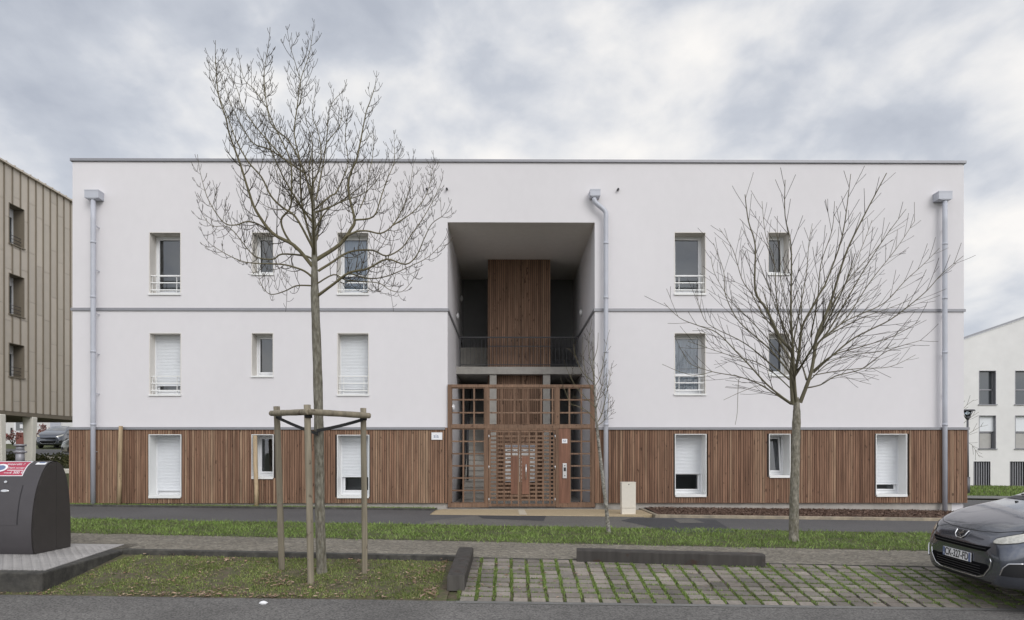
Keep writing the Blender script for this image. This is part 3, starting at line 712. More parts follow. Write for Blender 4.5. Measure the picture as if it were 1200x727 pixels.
for w in W: window(w)
# leaves blown onto one sill stay with the window (not separate)

# entrance recess
rw = MB(); fl = .015
rw.quad((RX0, YF, -.3), (RX0, RYB, -.3), (RX0, RYB, RZ), (RX0, YF, RZ)); rw.quad((RX1, RYB, -.3), (RX1, YF, -.3), (RX1, YF, RZ), (RX1, RYB, RZ))
rw.build('recess_wall', M['render'], bld)
cl_ = MB(); cl_.quad((RX0, YF, RZ), (RX0, RYB, RZ), (RX1, RYB, RZ), (RX1, YF, RZ)); cl_.build('recess_ceiling', M['render_cream'], bld)
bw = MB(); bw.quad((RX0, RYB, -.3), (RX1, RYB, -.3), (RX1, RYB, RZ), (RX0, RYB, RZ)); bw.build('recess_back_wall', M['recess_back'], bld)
ff = MB(); ff.box(RX0 + .001, RX1 - .001, YF - .09, RYB - .001, -.2, .022); ff.build('recess_floor', M['concrete'], bld)
YT = 22.6
tx0, tx1 = fx(571.6, YT), fx(645.6, YT)
tw = cladding('stair_tower', tx0, tx1, .024, RZ - .002, YT, [], M['slat_dark'], bld)
b = MB(); b.box(tx0 + .02, tx1 - .02, YT + .032, RYB - .002, .024, RZ - .002, .2); b.build('tower_core', M['backing'], tw)
YS = 22.2; zs1 = fz(430, 600, YS); zs0 = fz(438.5, 600, YS)
b = MB(); b.box(RX0 + .001, RX1 - .001, YS, YT - .003, zs0, zs1); b.box(RX0 + .001, tx0 + .0, YT + .0, RYB - .002, zs0, zs1); b.box(tx1, RX1 - .001, YT, RYB - .002, zs0, zs1)
sl_ = b.build('balcony_slab', M['concrete'], bld)
for (p0, p1) in ((573.9, 581.8), (636.4, 644.8)):
    b = MB(); b.box(fx(p0, YS + .05), fx(p1, YS + .05), YS + .06, YS + .30, .024, zs0 - .002); b.build('pillar', M['concrete'], bld)
# deep beam and upper flights behind
b = MB(); b.box(RX0 + .001, tx0 - .01, 24.3, 24.42, zs1, zs1 + .95); b.build('landing_parapet', M['concrete'], bld)
# balcony railing
rl = MB(); zr = fz(395.4, 600, YS + .06); yR_ = YS + .06; rx0, rx1 = RX0 + .10, RX1 - .14
rl.box(rx0, rx1, yR_ - .02, yR_ + .02, zr - .025, zr + .015); rl.box(rx0, rx1, yR_ - .012, yR_ + .012, zs1 + .06, zs1 + .085)
rl.box(fx(572, yR_), fx(646, yR_), yR_ + .03, yR_ + .06, zr - .30, zr - .275)
for xx in (rx0 + .02, rx1 - .02): rl.box(xx - .02, xx + .02, yR_ - .019, yR_ + .019, zs1, zr - .025)
n = int((rx1 - rx0) / .118)
for i in range(1, n): xx = rx0 + (rx1 - rx0) * i / n; rl.box(xx - .006, xx + .006, yR_ - .006, yR_ + .006, zs1 + .085, zr - .025)
rl.build('balcony_railing', M['dark_metal'], bld)
# flights of stairs on the left and their handrail
st = MB(); sx0, sx1 = RX0 + .30, tx0 - .03
for i in range(17):
    y0_ = 20.9 + i * .245; z1_ = .022 + (i + 1) * .168
    if y0_ + .26 > RYB: break
    st.box(sx0, sx1, y0_, y0_ + .30, z1_ - .168 if i else .023, z1_ - .022, .4); st.box(sx0 - .01, sx1 + .0, y0_ - .025, y0_ + .29, z1_ - .022, z1_, .6)
stp = st.build('staircase', M['concrete'], bld)
hr = MB(); hr.tube([(sx0 + .03, 20.7, 1.0), (sx0 + .03, 24.9, 3.85)], .022, 8); hr.tube([(sx0 + .03, 20.75, .03), (sx0 + .03, 20.75, 1.02)], .02, 8); hr.tube([(sx0 + .10, 21.8, .7), (sx0 + .10, 21.8, 2.6)], .028, 8); hr.tube([(sx0 + .03, 22.9, 1.5), (sx0 + .03, 22.9, 2.48)], .02, 8)
hr.build('handrail', M['dark_metal'], stp)
# flight seen on the upper right behind the railing
b = MB()
b.box(tx1 + .1, RX1 - .1, 24.5, 24.54, zs1 + .98, zs1 + 1.02)
for i in range(12): xx = tx1 + .12 + (RX1 - tx1 - .24) * i / 11; b.box(xx - .008, xx + .008, 24.51, 24.53, zs1, zs1 + .98)
b.box(tx1 + .05, RX1 - .01, 24.56, 24.8, zs1, zs1 + .55); b.build('stair_railing', M['dark_metal'], bld)
# round wall lamps
def wall_lamp(x, y, z, s):
    b = MB(); n_ = 12; m_ = 5
    for j in range(m_ + 1):
        a_ = j / m_ * math.pi / 2; r_ = .11 * math.cos(a_) + .002; dx_ = .07 * math.sin(a_)
        for i in range(n_):
            t_ = 2 * math.pi * i / n_; b.v.append((x + s * (dx_ + .02), y + r_ * math.cos(t_), z + r_ * math.sin(t_)))
    for j in range(m_):
        for i in range(n_): q = (i + 1) % n_; b.face((j*n_+i, j*n_+q, (j+1)*n_+q, (j+1)*n_+i), .5, True)
    b.face(tuple(m_ * n_ + i for i in range(n_)), .5, True)
    o = b.build('wall_lamp', M['sign_white'], bld)
    c_ = MB(); c_.tube([(x + s * .001, y, z), (x + s * .022, y, z)], .12, 16); c_.build('base_ring', M['steel'], o)
wall_lamp(RX0, 22.3, fz(370.6, 535, 22.3), 1); wall_lamp(RX0, 24.2, fz(350, 540, 24.2), 1); wall_lamp(RX1, 22.3, fz(366.5, 683, 22.3), -1)
wall_lamp(RX0, 20.6, fz(478, 533, 20.6), 1)

# downpipes with their hoppers
def downpipe(pxh0, pxh1, pyh0, pyh1, pxp, zbot, swan=False):
    hx0, hx1, hz1, hz0 = fx(pxh0 + 1.3, YF - .27), fx(pxh1 - 1.3, YF - .27), fz(pyh0, pxh0, YF - .2), fz(pyh1, pxh0, YF - .2)
    xp = fx(pxp, YF - .2); yp = YF - .185; xs_ = (hx0 + hx1) / 2 if not swan else hx0 + .12
    pts = [(xs_, yp, hz0 - .01)]
    if not swan: pts = [(xp, yp, hz0 - .01)]
    if swan:
        for a_ in (0.02, .10, .2, .3, .4, .5): 
            s = a_ / .5; s = s * s * (3 - 2 * s); pts.append((xs_ + (xp - xs_) * s, yp, hz0 - .06 - a_ * .75))
    pts += [(xp, yp, hz0 - .6), (xp, yp, 5.0), (xp, yp, 3.0), (xp, yp, zbot)]
    b = MB(); b.tube(pts, .064, 16)
    for zz in (7.35, 5.85, 4.35, 2.35): b.tube([(xp, yp, zz - .03), (xp, yp, zz + .03)], .071, 16)
    o = b.build('downpipe', M['pipe'], bld)
    h = MB(); h.box(hx0, hx1, YF - .27, YF - .002, hz0 + .03, hz1); h.box(hx0 - .004, hx1 + .004, YF - .275, YF - .002, hz1 - .03, hz1 + .001)
    n = len(h.v); c_ = .05
    h.v += [(hx0, YF - .27, hz0 + .03), (hx1, YF - .27, hz0 + .03), (hx1, YF - .002, hz0 + .03), (hx0, YF - .002, hz0 + .03), (xs_ - .07, yp - .07, hz0 - .0), (xs_ + .07, yp - .07, hz0 - .0), (xs_ + .07, yp + .07, hz0 - .0), (xs_ - .07, yp + .07, hz0 - .0)]
    for q in ((0, 1, 5, 4), (1, 2, 6, 5), (2, 3, 7, 6), (3, 0, 4, 7), (4, 5, 6, 7)): h.face(tuple(n + i for i in q))
    h.build('hopper', M['pipe'], o)
    k = MB()
    for zz in (7.8, 6.6, 5.4, 4.3, 3.2, 1.6):
        k.box(xp + .05, xp + .072, yp + .03, YF - .005, zz - .008, zz + .008)
    k.build('bracket', M['pipe'], o)
downpipe(97.5, 116.5, 223.5, 234, 108.8, T(-11.6, 19) + .02)
downpipe(690.5, 705, 222.8, 231.5, 710.2, .0, swan=True)
downpipe(1099, 1117.5, 225, 235.5, 1107.7, T(12, 19) + .08)
# overflow spouts near the roof
for (px, py) in ((500.4, 222), (523.8, 222), (724, 222.5)):
    b = MB(); b.tube([(fx(px), YF + .02, fz(py, px)), (fx(px), YF - .10, fz(py, px) - .02)], .030, 10); b.build('overflow_spout', M['dark_metal'], bld)
rebase(bld, (0, 25, 0))

# ================================================================ TEXT helper (turned into meshes)
def text(body, name, matl, parent, mtx, size, thick=0.001, align='CENTER', xs=1.0, shear=0.0, bold=0.0):
    cu = bpy.data.curves.new(name, 'FONT'); cu.body = body; cu.size = size; cu.extrude = thick; cu.align_x = align; cu.align_y = 'CENTER'; cu.shear = shear; cu.offset = bold
    tmp = bpy.data.objects.new(name, cu); C.objects.link(tmp); bpy.context.view_layer.update()
    dg = bpy.context.evaluated_depsgraph_get(); me = bpy.data.meshes.new_from_object(tmp.evaluated_get(dg)); bpy.data.objects.remove(tmp)
    me.transform(mtx @ Matrix.Scale(xs, 4, (1, 0, 0))); o = bpy.data.objects.new(name, me); C.objects.link(o); me.materials.clear(); me.materials.append(matl)
    if parent: o.parent = parent
    return o
def front(x, y, z): return Matrix.Translation((x, y, z)) @ Matrix.Rotation(math.radians(90), 4, 'X')

# ================================================================ ENTRANCE GATE
YG = 18.93
gx_ = lambda px: fx(px, YG); gz_ = lambda py: fz(py, 610, YG)
gate = empty('entrance_gate'); tag(gate, 'brown timber lattice gate screen with double door filling the entrance recess', 'gate')
b = MB()
def gb(b, x0, x1, y0, y1, ya=0.0, yb=.10): b.box(gx_(x0), gx_(x1), YG + ya, YG + yb, gz_(y1), gz_(y0), R())
gb(b, 524.6, 528.6, 450.8, 594.8); gb(b, 693, 697.4, 450.8, 594.8)
gb(b, 528.6, 693, 450.8, 454.2); gb(b, 528.6, 693, 498.4, 502.2)
gb(b, 568.2, 572.6, 454.2, 498.4); gb(b, 568.2, 572.6, 502.2, 594.8); gb(b, 650.8, 654.9, 454.2, 498.4); gb(b, 650.8, 654.9, 502.2, 594.8)
gb(b, 528.6, 568.2, 590, 594.8); gb(b, 654.9, 693, 590, 594.8); gb(b, 572.6, 650.8, 502.2, 504.4)
b.build('frame', M['gate'], gate, bevel=.004)
def lattice(x0, x1, y0, y1, vx, hy, vt=1.9, ht=1.7, par=None, name='lattice_panel'):
    b = MB()
    for v in vx: gb(b, v - vt/2, v + vt/2, y0, y1, .020, .070)
    for h in hy: gb(b, x0, x1, h - ht/2, h + ht/2, .022, .062)
    # slim border against the frame
    for (a_, c_, d_, e_) in ((x0, x0 + 1.2, y0, y1), (x1 - 1.2, x1, y0, y1), (x0 + 1.2, x1 - 1.2, y0, y0 + 1.2), (x0 + 1.2, x1 - 1.2, y1 - 1.2, y1)): gb(b, a_, c_, d_, e_, .018, .075)
    return b.build(name, M['gate'], par or gate)
lattice(528.6, 568.2, 454.2, 498.4, (543, 555.6), (468.6, 483.8)); lattice(572.6, 650.8, 454.2, 498.4, (587.6, 603, 618.6, 634.2, 647.6), (468.6, 483.8)); lattice(654.9, 693, 454.2, 498.4, (667.4, 681.4), (468.6, 483.8))
hy = [504.5 + (590 - 504.5) * i / 6 + (0 if i else 0) for i in range(1, 6)]
lattice(528.6, 568.2, 502.2, 590, (542.9, 555.6), (517.4, 531.9, 546.2, 560.4, 575)); lattice(667.8, 693, 502.2, 590, (681.4,), (517.4, 531.9, 546.2, 560.4, 575))
for li, (x0, x1, vs_, px0, px1) in enumerate(((573.2, 608.7, (582.3, 590.9, 599.4), 598.8, 606.8), (609.3, 650.3, (620.2, 628.3, 636.5, 644.6), 611.6, 620))):
    b = MB()
    gb(b, x0, x0 + 1.9, 504.8, 593.8, 0, .06); gb(b, x1 - 1.9, x1, 504.8, 593.8, 0, .06); gb(b, x0 + 1.9, x1 - 1.9, 504.8, 506.8, 0, .06); gb(b, x0 + 1.9, x1 - 1.9, 590.6, 593.8, 0, .06)
    for v in vs_: gb(b, v - .95, v + .95, 506.8, 590.6, .002, .05)
    for i in range(1, 18): h = 506.8 + (590.6 - 506.8) * i / 18; gb(b, x0 + 1.9, x1 - 1.9, h - 1.05, h + 1.05, .004, .044)
    leaf = b.build('door_leaf', M['gate'], gate, bevel=.002)
    q = MB(); gb(q, px0, px1, 535, 579.4, -.006, .055); q.build('solid_board', M['board'], leaf, bevel=.003)
    for hh in (512, 548, 586):
        q = MB(); xx = gx_(x0 - .2 if li == 0 else x1 + .2); q.tube([(xx, YG - .012, gz_(hh + 2.3)), (xx, YG - .012, gz_(hh - 2.3))], .013, 8); q.build('hinge', M['steel'], leaf)
    if li == 1:
        q = MB(); xx = gx_(616.4); q.tube([(xx, YG - .075, gz_(562)), (xx, YG - .075, gz_(544))], .016, 10)
        for hh in (547, 559): q.tube([(xx, YG - .075, gz_(hh)), (xx, YG - .006, gz_(hh))], .010, 8)
        q.build('door_handle', M['steel'], leaf)
b = MB(); gb(b, 654.9, 667.8, 502.2, 590, .012, .07); bd = b.build('solid_panel', M['board'], gate, bevel=.003)
b = MB(); gb(b, 659.4, 664.2, 543.2, 560.8, -.012, .011); ic = b.build('intercom', M['steel'], bd, bevel=.004)
b = MB(); gb(b, 660.5, 663.2, 548, 552.4, -.018, -.0125); b.tube([(gx_(661.8), YG - .018, gz_(546)), (gx_(661.8), YG - .0125, gz_(546))], .016, 12); b.tube([(gx_(661.8), YG - .018, gz_(557.6)), (gx_(661.8), YG - .0125, gz_(557.6))], .014, 12); b.build('keypad', M['black'], ic)
b = MB(); gb(b, 658.6, 664.8, 514.6, 519.6, .002, .0115); pl = b.build('number_plate', M['sign_white'], bd)
text('53', 'number', M['sign_blue'], pl, front(gx_(661.7), YG - .001, gz_(517.1)), .085)
rebase(gate, (0, YG, 0))
# mailboxes
mbx = empty('mailboxes'); tag(mbx, 'grid of pale grey mailboxes behind the lattice gate', 'mailboxes')
ym = 22.22; x0_, x1_, z1_, z0_ = fx(592, ym), fx(627, ym), fz(522.6, 600, ym), fz(565, 600, ym)
b = MB(); b.box(x0_, x1_, ym, YT - .004, z0_, z1_); b.box(x0_ - .02, x1_ + .02, ym - .03, YT - .004, z1_, z1_ + .03); b.build('cabinet', M['pipe'], mbx)
for i in range(3):
    for j in range(4):
        xa = x0_ + .012 + (x1_ - x0_ - .024) * i / 3; xb_ = x0_ + .012 + (x1_ - x0_ - .024) * (i + 1) / 3; za = z0_ + .012 + (z1_ - z0_ - .10) * j / 4; zc_ = z0_ + .012 + (z1_ - z0_ - .10) * (j + 1) / 4
        b = MB(); b.box(xa + .005, xb_ - .005, ym - .014, ym - .001, za + .005, zc_ - .005); o = b.build('mailbox_door', M['white'], mbx)
        b = MB(); b.box(xa + .05, xb_ - .05, ym - .016, ym - .0145, zc_ - .07, zc_ - .045); b.build('slot', M['black'], o)
rebase(mbx, ((x0_ + x1_) / 2, YT, z0_))
# address plate on the cladding
sg = empty('address_sign'); tag(sg, 'small white plate with dark blue lettering on the timber beside the gate', 'sign')
x0_, x1_ = fx(505.6, 18.86), fx(518.2, 18.86); z1_, z0_ = fz(507, 512, 18.86), fz(515.6, 512, 18.86)
b = MB(); b.box(x0_, x1_, 18.862, 18.885, z0_, z1_); b.build('plate', M['sign_white'], sg, bevel=.003)
text('sia', 'lettering', M['sign_blue'], sg, front((x0_ + x1_) / 2 - .02, 18.860, (z0_ + z1_) / 2), .14)
rebase(sg, ((x0_ + x1_) / 2, 18.885, z0_))
# cream service cabinet
cb_ = empty('utility_cabinet'); tag(cb_, 'cream upright utility cabinet standing on the apron right of the entrance', 'cabinet')
yc_ = hit(736, 605).y; x0_, x1_ = fx(728.6, yc_), fx(745.2, yc_); zc0 = T(3, yc_); z1_ = fz(565.2, 736, yc_)
b = MB(); b.box(x0_, x1_, yc_, yc_ + .24, zc0 + .20, z1_ - .02); b.box(x0_ - .006, x1_ + .006, yc_ - .006, yc_ + .246, z1_ - .02, z1_); b.build('cover', M['cream'], cb_, bevel=.008)
b = MB(); b.box(x0_ + .004, x1_ - .004, yc_ + .004, yc_ + .236, zc0 - .02, zc0 + .195); b.build('base', M['cream'], cb_, bevel=.006)
b = MB(); b.tube([((x0_ + x1_) / 2, yc_ - .006, z1_ - .06), ((x0_ + x1_) / 2, yc_ + .002, z1_ - .06)], .014, 10); b.build('lock', M['dark_metal'], cb_)
rebase(cb_, ((x0_ + x1_) / 2, yc_ + .12, zc0))
# ================================================================ LEFT BUILDING (standing seam cladding on slanting pillars)
lb = empty('clad_building'); tag(lb, 'bronze standing seam clad building raised on slanting pillars at the far left', 'building')
XW = -19.8
zLb = 3.25; zLt = 12.98; LY0, LY1 = 17.0, 33.5
wy = [(26.92, 27.78)]; wz = []
def zl(py): return EYE + (HOR - py) * (19.8 * 800 / 582) / 800
for (t_, b_) in ((238.5, 286), (320.5, 368.5), (402, 441.5)): wz.append((zl(b_), zl(t_)))
wcols = [(20.7, 21.56), (23.9, 24.76), (27.22, 28.08), (31.4, 32.26)]
# wall of seamed panels (openings left free)
b = MB()
ys_ = sorted({LY0, LY1, *[c for w in wcols for c in w]}); zs_ = sorted({zLb, zLt, *[c for w in wz for c in w]})
for i in range(len(ys_) - 1):
    for j in range(len(zs_) - 1):
        cy_, cz_ = (ys_[i] + ys_[i+1]) / 2, (zs_[j] + zs_[j+1]) / 2
        if any(a_ < cy_ < c_ for a_, c_ in wcols) and any(a_ < cz_ < c_ for a_, c_ in wz): continue
        b.quad((XW - .03, ys_[i+1], zs_[j]), (XW - .03, ys_[i], zs_[j]), (XW - .03, ys_[i], zs_[j+1]), (XW - .03, ys_[i+1], zs_[j+1]))
b.box(-36, XW - .6, LY0, LY1, zLb + .01, zLt - .1)
b.quad((-36, LY1, zLb), (XW - .03, LY1, zLb), (XW - .03, LY1, zLt), (-36, LY1, zLt)); b.quad((-36, LY0, zLb), (XW - .03, LY0, zLb), (XW - .03, LY0, zLt), (-36, LY0, zLt)); 
wl = b.build('wall', M['soffit'], lb)
b = MB(); seams = MB(); y = LY0; k = 0; pw = .452
def winhit(y0, y1, z0, z1):
    return any(a_ - .01 < y1 and c_ + .01 > y0 for a_, c_ in wcols) and True
while y < LY1 - .1:
    z = zLb; seg = 0; zc = zLb + U(.4, 2.3)
    cuts = [zLb]
    while zc < zLt: cuts.append(zc); zc += 2.05
    cuts.append(zLt)
    for i in range(len(cuts) - 1):
        tone = R(); z0_, z1_ = cuts[i] + .006, cuts[i+1] - .006
        pieces = [(y + .012, y + pw - .012, z0_, z1_)]
        for a_, c_ in wcols:
            for d_, e_ in wz:
                new = []
                for (p, q, r_, s_) in pieces:
                    if p < c_ and q > a_ and r_ < e_ and s_ > d_:
                        if r_ < d_: new.append((p, q, r_, d_))
                        if s_ > e_: new.append((p, q, e_, s_))
                        if p < a_: new.append((p, a_, max(r_, d_), min(s_, e_)))
                        if q > c_: new.append((c_, q, max(r_, d_), min(s_, e_)))
                    else: new.append((p, q, r_, s_))
                pieces = new
        for (p, q, r_, s_) in pieces:
            if q - p > .01 and s_ - r_ > .01: b.box(XW - .03 + .001, XW, p, q, r_, s_, tone)
    # the raised seam, broken at openings
    segs = [(zLb, zLt)]
    for a_, c_ in wcols:
        if a_ < y < c_:
            for d_, e_ in wz: segs = [t for s_ in segs for t in ((s_[0], min(s_[1], d_)), (max(s_[0], e_), s_[1])) if t[1] - t[0] > .02]
    for (d_, e_) in segs: seams.box(XW - .028, XW + .05, y - .014, y + .014, d_, e_, .05)
    y += pw
b.build('seamed_panels', M['seam'], lb); seams.build('standing_seams', M['soffit'], lb)  # seams are the panel metal; their darker colour paints in the shade lines
b = MB(); b.box(-36.1, XW + .12, LY0 - .1, LY1 + .1, zLt, zLt + .07)
yy = LY0
while yy < LY1: b.box(XW + .02, XW + .14, yy - .02, yy + .02, zLt + .07, zLt + .10); yy += pw
b.build('roof_edge', M['seam'], lb)
b = MB(); b.box(-36, XW + .0, LY0, LY1, zLb - .16, zLb); b.build('soffit', M['soffit'], lb)
for (a_, c_) in wcols:
    for (d_, e_) in wz:
        b = MB(); t_ = .02; xi = XW - .50
        b.box(xi, XW + .02, a_, a_ + t_, d_, e_); b.box(xi, XW + .02, c_ - t_, c_, d_, e_); b.box(xi, XW + .02, a_ + t_, c_ - t_, e_ - t_, e_); b.box(xi, XW + .06, a_ - .02, c_ + .02, d_ - .03, d_ + .01)
        wi = b.build('window', M['soffit'], lb)
        b = MB(); f_ = .07; xg = xi + .02
        b.box(xg, xg + .06, a_ + t_, a_ + t_ + f_, d_ + .01, e_ - t_); b.box(xg, xg + .06, c_ - t_ - f_, c_ - t_, d_ + .01, e_ - t_); b.box(xg, xg + .06, a_ + t_ + f_, c_ - t_ - f_, e_ - .36, e_ - t_); b.box(xg, xg + .06, a_ + t_ + f_, c_ - t_ - f_, d_ + .01, d_ + .09)
        b.build('frame', M['pvc'], wi)
        b = MB(); b.quad((xg + .03, c_ - t_, d_), (xg + .03, a_ + t_, d_), (xg + .03, a_ + t_, e_ - .3), (xg + .03, c_ - t_, e_ - .3)); b.build('pane', M['car_glass'], wi)
        b = MB()
        for dz in (.12, .26, .40): b.box(XW - .12, XW - .10, a_ + t_, c_ - t_, d_ + dz, d_ + dz + .015)
        b.build('guard_rail', M['dark_metal'], wi)
def pillar(xt, yt, xb, yb_, w):
    b = MB(); zb = T(xb, yb_) - .2; zt = zLb - .16; n = len(b.v)
    for (cx_, cy_, z, s) in ((xb, yb_, zb, w * .62), (xt, yt, zt, w)):
        for (u, v) in ((-1, -1), (1, -1), (1, 1), (-1, 1)): b.v.append((cx_ + u * s, cy_ + v * s * .7, z))
    for q in ((0, 3, 2, 1), (4, 5, 6, 7), (0, 1, 5, 4), (1, 2, 6, 5), (2, 3, 7, 6), (3, 0, 4, 7)): b.face(tuple(n + i for i in q))
    b.build('pillar', M['pillar'], lb, bevel=.03)
pillar(at(35, 485, 28.7).x, 28.7, at(31.5, 555, 28.7).x, 28.9, .22)
pillar(at(-3, 485, 26.6).x, 26.6, at(-3, 555, 26.6).x, 26.8, .22)
pillar(-20.5, 21.5, -20.2, 21.0, .25); pillar(-28, 28.7, -28.3, 28.9, .25); pillar(-28, 21.5, -28, 21.5, .25)
pillar(-28, 32.6, -28, 32.6, .22)
rebase(lb, (-28, 25, T(-28, 25)))

# white building behind the car park
fb = empty('white_building'); tag(fb, 'white building with a dark entrance door far behind the pillars at the left', 'building')
Y2 = 56.0; gz2 = T(-38, Y2)
b = MB(); b.box(-62, -31, Y2, Y2 + 10, gz2 - 1, gz2 + 3.4); b.build('wall', M['far_white'], fb)
b = MB(); b.box(-62.2, -30.8, Y2 - .2, Y2 + 10.2, gz2 + 3.4, gz2 + 3.6); b.build('roof', M['zinc'], fb)
def rect(b, px0, px1, py0, py1, d_=.05, Y=Y2): b.box(at(px0, py0, Y).x, at(px1, py0, Y).x, Y - d_, Y - .003, at(px0, py1, Y).z, at(px0, py0, Y).z)
b = MB(); rect(b, 16.5, 30, 490.5, 521, .03); fr = b.build('door_frame', M['sign_white'], fb)
b = MB(); rect(b, 19.2, 29, 492.2, 504.6, .06); b.build('door_glass', M['car_glass'], fr)
b = MB(); rect(b, 19.2, 29, 507, 521, .06); b.build('door_panel', M['red_lens'] if False else M['shrub_red'], fr)
b = MB(); rect(b, 24, 28, 497.5, 502, .075); b.build('notice', M['sign_white'], fr)
b = MB(); rect(b, 13, 14.7, 501.5, 508, .08); b.build('letter_box', M['black'], fb)
b = MB(); rect(b, 59.3, 71.5, 486, 512, .06); b.build('grey_panel', M['pipe'], fb)
rebase(fb, (-44, Y2, gz2))

# ================================================================ RIGHT BUILDING
rb = empty('gabled_building'); tag(rb, 'off-white building with a sloping roofline and barred ground openings at the far right', 'building')
Y3 = 42.0
def rx(px): return at(px, 450, Y3).x
def rz_(py): return at(1160, py, Y3).z
gb0 = T(30, Y3) - .3
ops = []
for (p0, p1) in ((1147.2, 1167.2), (1189.5, 1212), (1236, 1258), (1282, 1304)):
    ops += [(rx(p0), rx(p1), rz_(474), rz_(434.5), 'glass'), (rx(p0), rx(p1), rz_(526), rz_(487), 'half')]
for (p0, p1) in ((1141, 1160.5), (1183.5, 1203), (1230, 1250), (1277, 1297)): ops.append((rx(p0), rx(p1), rz_(569.5), rz_(541), 'bars'))
b = MB(); xl, xr = rx(1090), rx(1330); ztl = rz_(411.5); ztr = rz_(328)
xs_ = sorted({xl, xr, *[o[0] for o in ops], *[o[1] for o in ops]}); ztop = lambda x: ztl + (ztr - ztl) * (x - xl) / (xr - xl)
zcap = rz_(426)
zs_ = sorted({gb0, zcap, *[o[2] for o in ops], *[o[3] for o in ops]})
for i in range(len(xs_) - 1):
    for j in range(len(zs_) - 1):
        cx_, cz_ = (xs_[i] + xs_[i+1]) / 2, (zs_[j] + zs_[j+1]) / 2
        if any(o[0] < cx_ < o[1] and o[2] < cz_ < o[3] for o in ops): continue
        b.quad((xs_[i], Y3, zs_[j]), (xs_[i+1], Y3, zs_[j]), (xs_[i+1], Y3, zs_[j+1]), (xs_[i], Y3, zs_[j+1]))
    b.quad((xs_[i], Y3, zcap), (xs_[i+1], Y3, zcap), (xs_[i+1], Y3, ztop(xs_[i+1])), (xs_[i], Y3, ztop(xs_[i])))
LW = 1.1
b.quad((xl, Y3 + 10, gb0), (xl, Y3, gb0), (xl, Y3, ztl), (xl, Y3 + 10, ztl - LW)); b.quad((xr, Y3, gb0), (xr, Y3 + 10, gb0), (xr, Y3 + 10, ztr - LW), (xr, Y3, ztr))
b.quad((xr, Y3 + 10, gb0), (xl, Y3 + 10, gb0), (xl, Y3 + 10, ztl - LW), (xr, Y3 + 10, ztr - LW)); b.quad((xl, Y3 + .3, ztl - LW), (xr, Y3 + .3, ztr - LW), (xr, Y3 + 10, ztr - LW), (xl, Y3 + 10, ztl - LW))
b.build('wall', M['far_white'], rb)
b = MB(); n = len(b.v); b.v += [(xl - .1, Y3 - .08, ztl), (xr, Y3 - .08, ztr), (xr, Y3 + .25, ztr), (xl - .1, Y3 + .25, ztl), (xl - .1, Y3 - .08, ztl + .10), (xr, Y3 - .08, ztr + .10), (xr, Y3 + .25, ztr + .10), (xl - .1, Y3 + .25, ztl + .10)]
for q in ((0,3,2,1),(4,5,6,7),(0,1,5,4),(1,2,6,5),(2,3,7,6),(3,0,4,7)): b.face(tuple(n + i for i in q))
b.build('roof', M['zinc'], rb)
for (x0, x1, z0, z1, kd) in ops:
    b = MB(); t_ = .03
    b.box(x0, x0 + t_, Y3 - .01, Y3 + .35, z0, z1); b.box(x1 - t_, x1, Y3 - .01, Y3 + .35, z0, z1); b.box(x0 + t_, x1 - t_, Y3 - .01, Y3 + .35, z1 - t_, z1)
    if kd == 'bars':
        b.box(x0, x1, Y3 + .33, Y3 + .36, z0, z1)
        wi = b.build('barred_opening', M['dark_metal'], rb)
        b = MB(); n = 7
        for i in range(n): xx = x0 + (x1 - x0) * (i + .5) / n; b.box(xx - .028, xx + .028, Y3 + .04, Y3 + .08, z0, z1 - t_ - .001)
        b.build('bars', M['zinc'], wi)
    else:
        wi = b.build('window', M['zinc'], rb)
        b = MB(); b.box(x0 - .06, x1 + .06, Y3 - .07, Y3 + .3, z0 - .05, z0); b.build('sill', M['zinc'], wi)
        b = MB(); b.quad((x0, Y3 + .30, z0), (x1, Y3 + .30, z0), (x1, Y3 + .30, z1), (x0, Y3 + .30, z1)); b.build('pane', M['car_glass'], wi)
        b = MB(); zm = z0 + (z1 - z0) * (.44 if kd == 'glass' else .50); b.box(x0 + t_, x1 - t_, Y3 + .24, Y3 + .29, zm - .04, zm + .04); b.box(x0 + t_, x0 + t_ + .06, Y3 + .24, Y3 + .29, z0, z1 - t_); b.box(x1 - t_ - .06, x1 - t_, Y3 + .24, Y3 + .29, z0, z1 - t_)
        b.build('frame', M['zinc'], wi)
        if kd == 'half':
            b = MB(); b.box(x0 + t_ + .002, x1 - t_ - .002, Y3 + .18, Y3 + .23, z0 + (z1 - z0) * .52, z1 - t_ - .002); b.build('shutter', M['shutter'], wi)
            b = MB(); b.box(x0 + .12, x1 - .12, Y3 + .285, Y3 + .295, z0 + .03, z0 + (z1 - z0) * .46); b.build('curtain', M['render_grey'], wi)
rebase(rb, ((xl + xr) / 2, Y3 + 5, T(30, Y3)))

# street lamp
lp = empty('street_lamp'); tag(lp, 'slim dark street lamp with a cup shaped lantern at the right corner of the block', 'street lamp')
YL = 30.0; lx = at(1133.9, 500, YL).x; lz0 = T(lx, YL); lz = lambda py: at(1134, py, YL).z
b = MB(); b.tube([(lx, YL, lz(560)), (lx, YL, lz(492))], [.055, .042], 10); b.build('pole', M['post_grey'], lp)
b = MB(); b.tube([(lx, YL, lz0 - .05), (lx, YL, lz(559))], .095, 12); b.build('base', M['post_grey'], lp)
b = MB(); b.tube([(lx, YL, lz(492)), (lx, YL, lz(490)), (lx, YL, lz(488.5))], [.05, .10, .13], 12)
for a_ in (0, 2.1, 4.2): b.tube([(lx + .10 * math.cos(a_), YL + .10 * math.sin(a_), lz(489)), (lx + .24 * math.cos(a_), YL + .24 * math.sin(a_), lz(481.8))], .014, 6)
b.tube([(lx, YL, lz(481.8)), (lx, YL, lz(480.2))], [.30, .26], 20); b.build('lantern', M['post_grey'], lp)
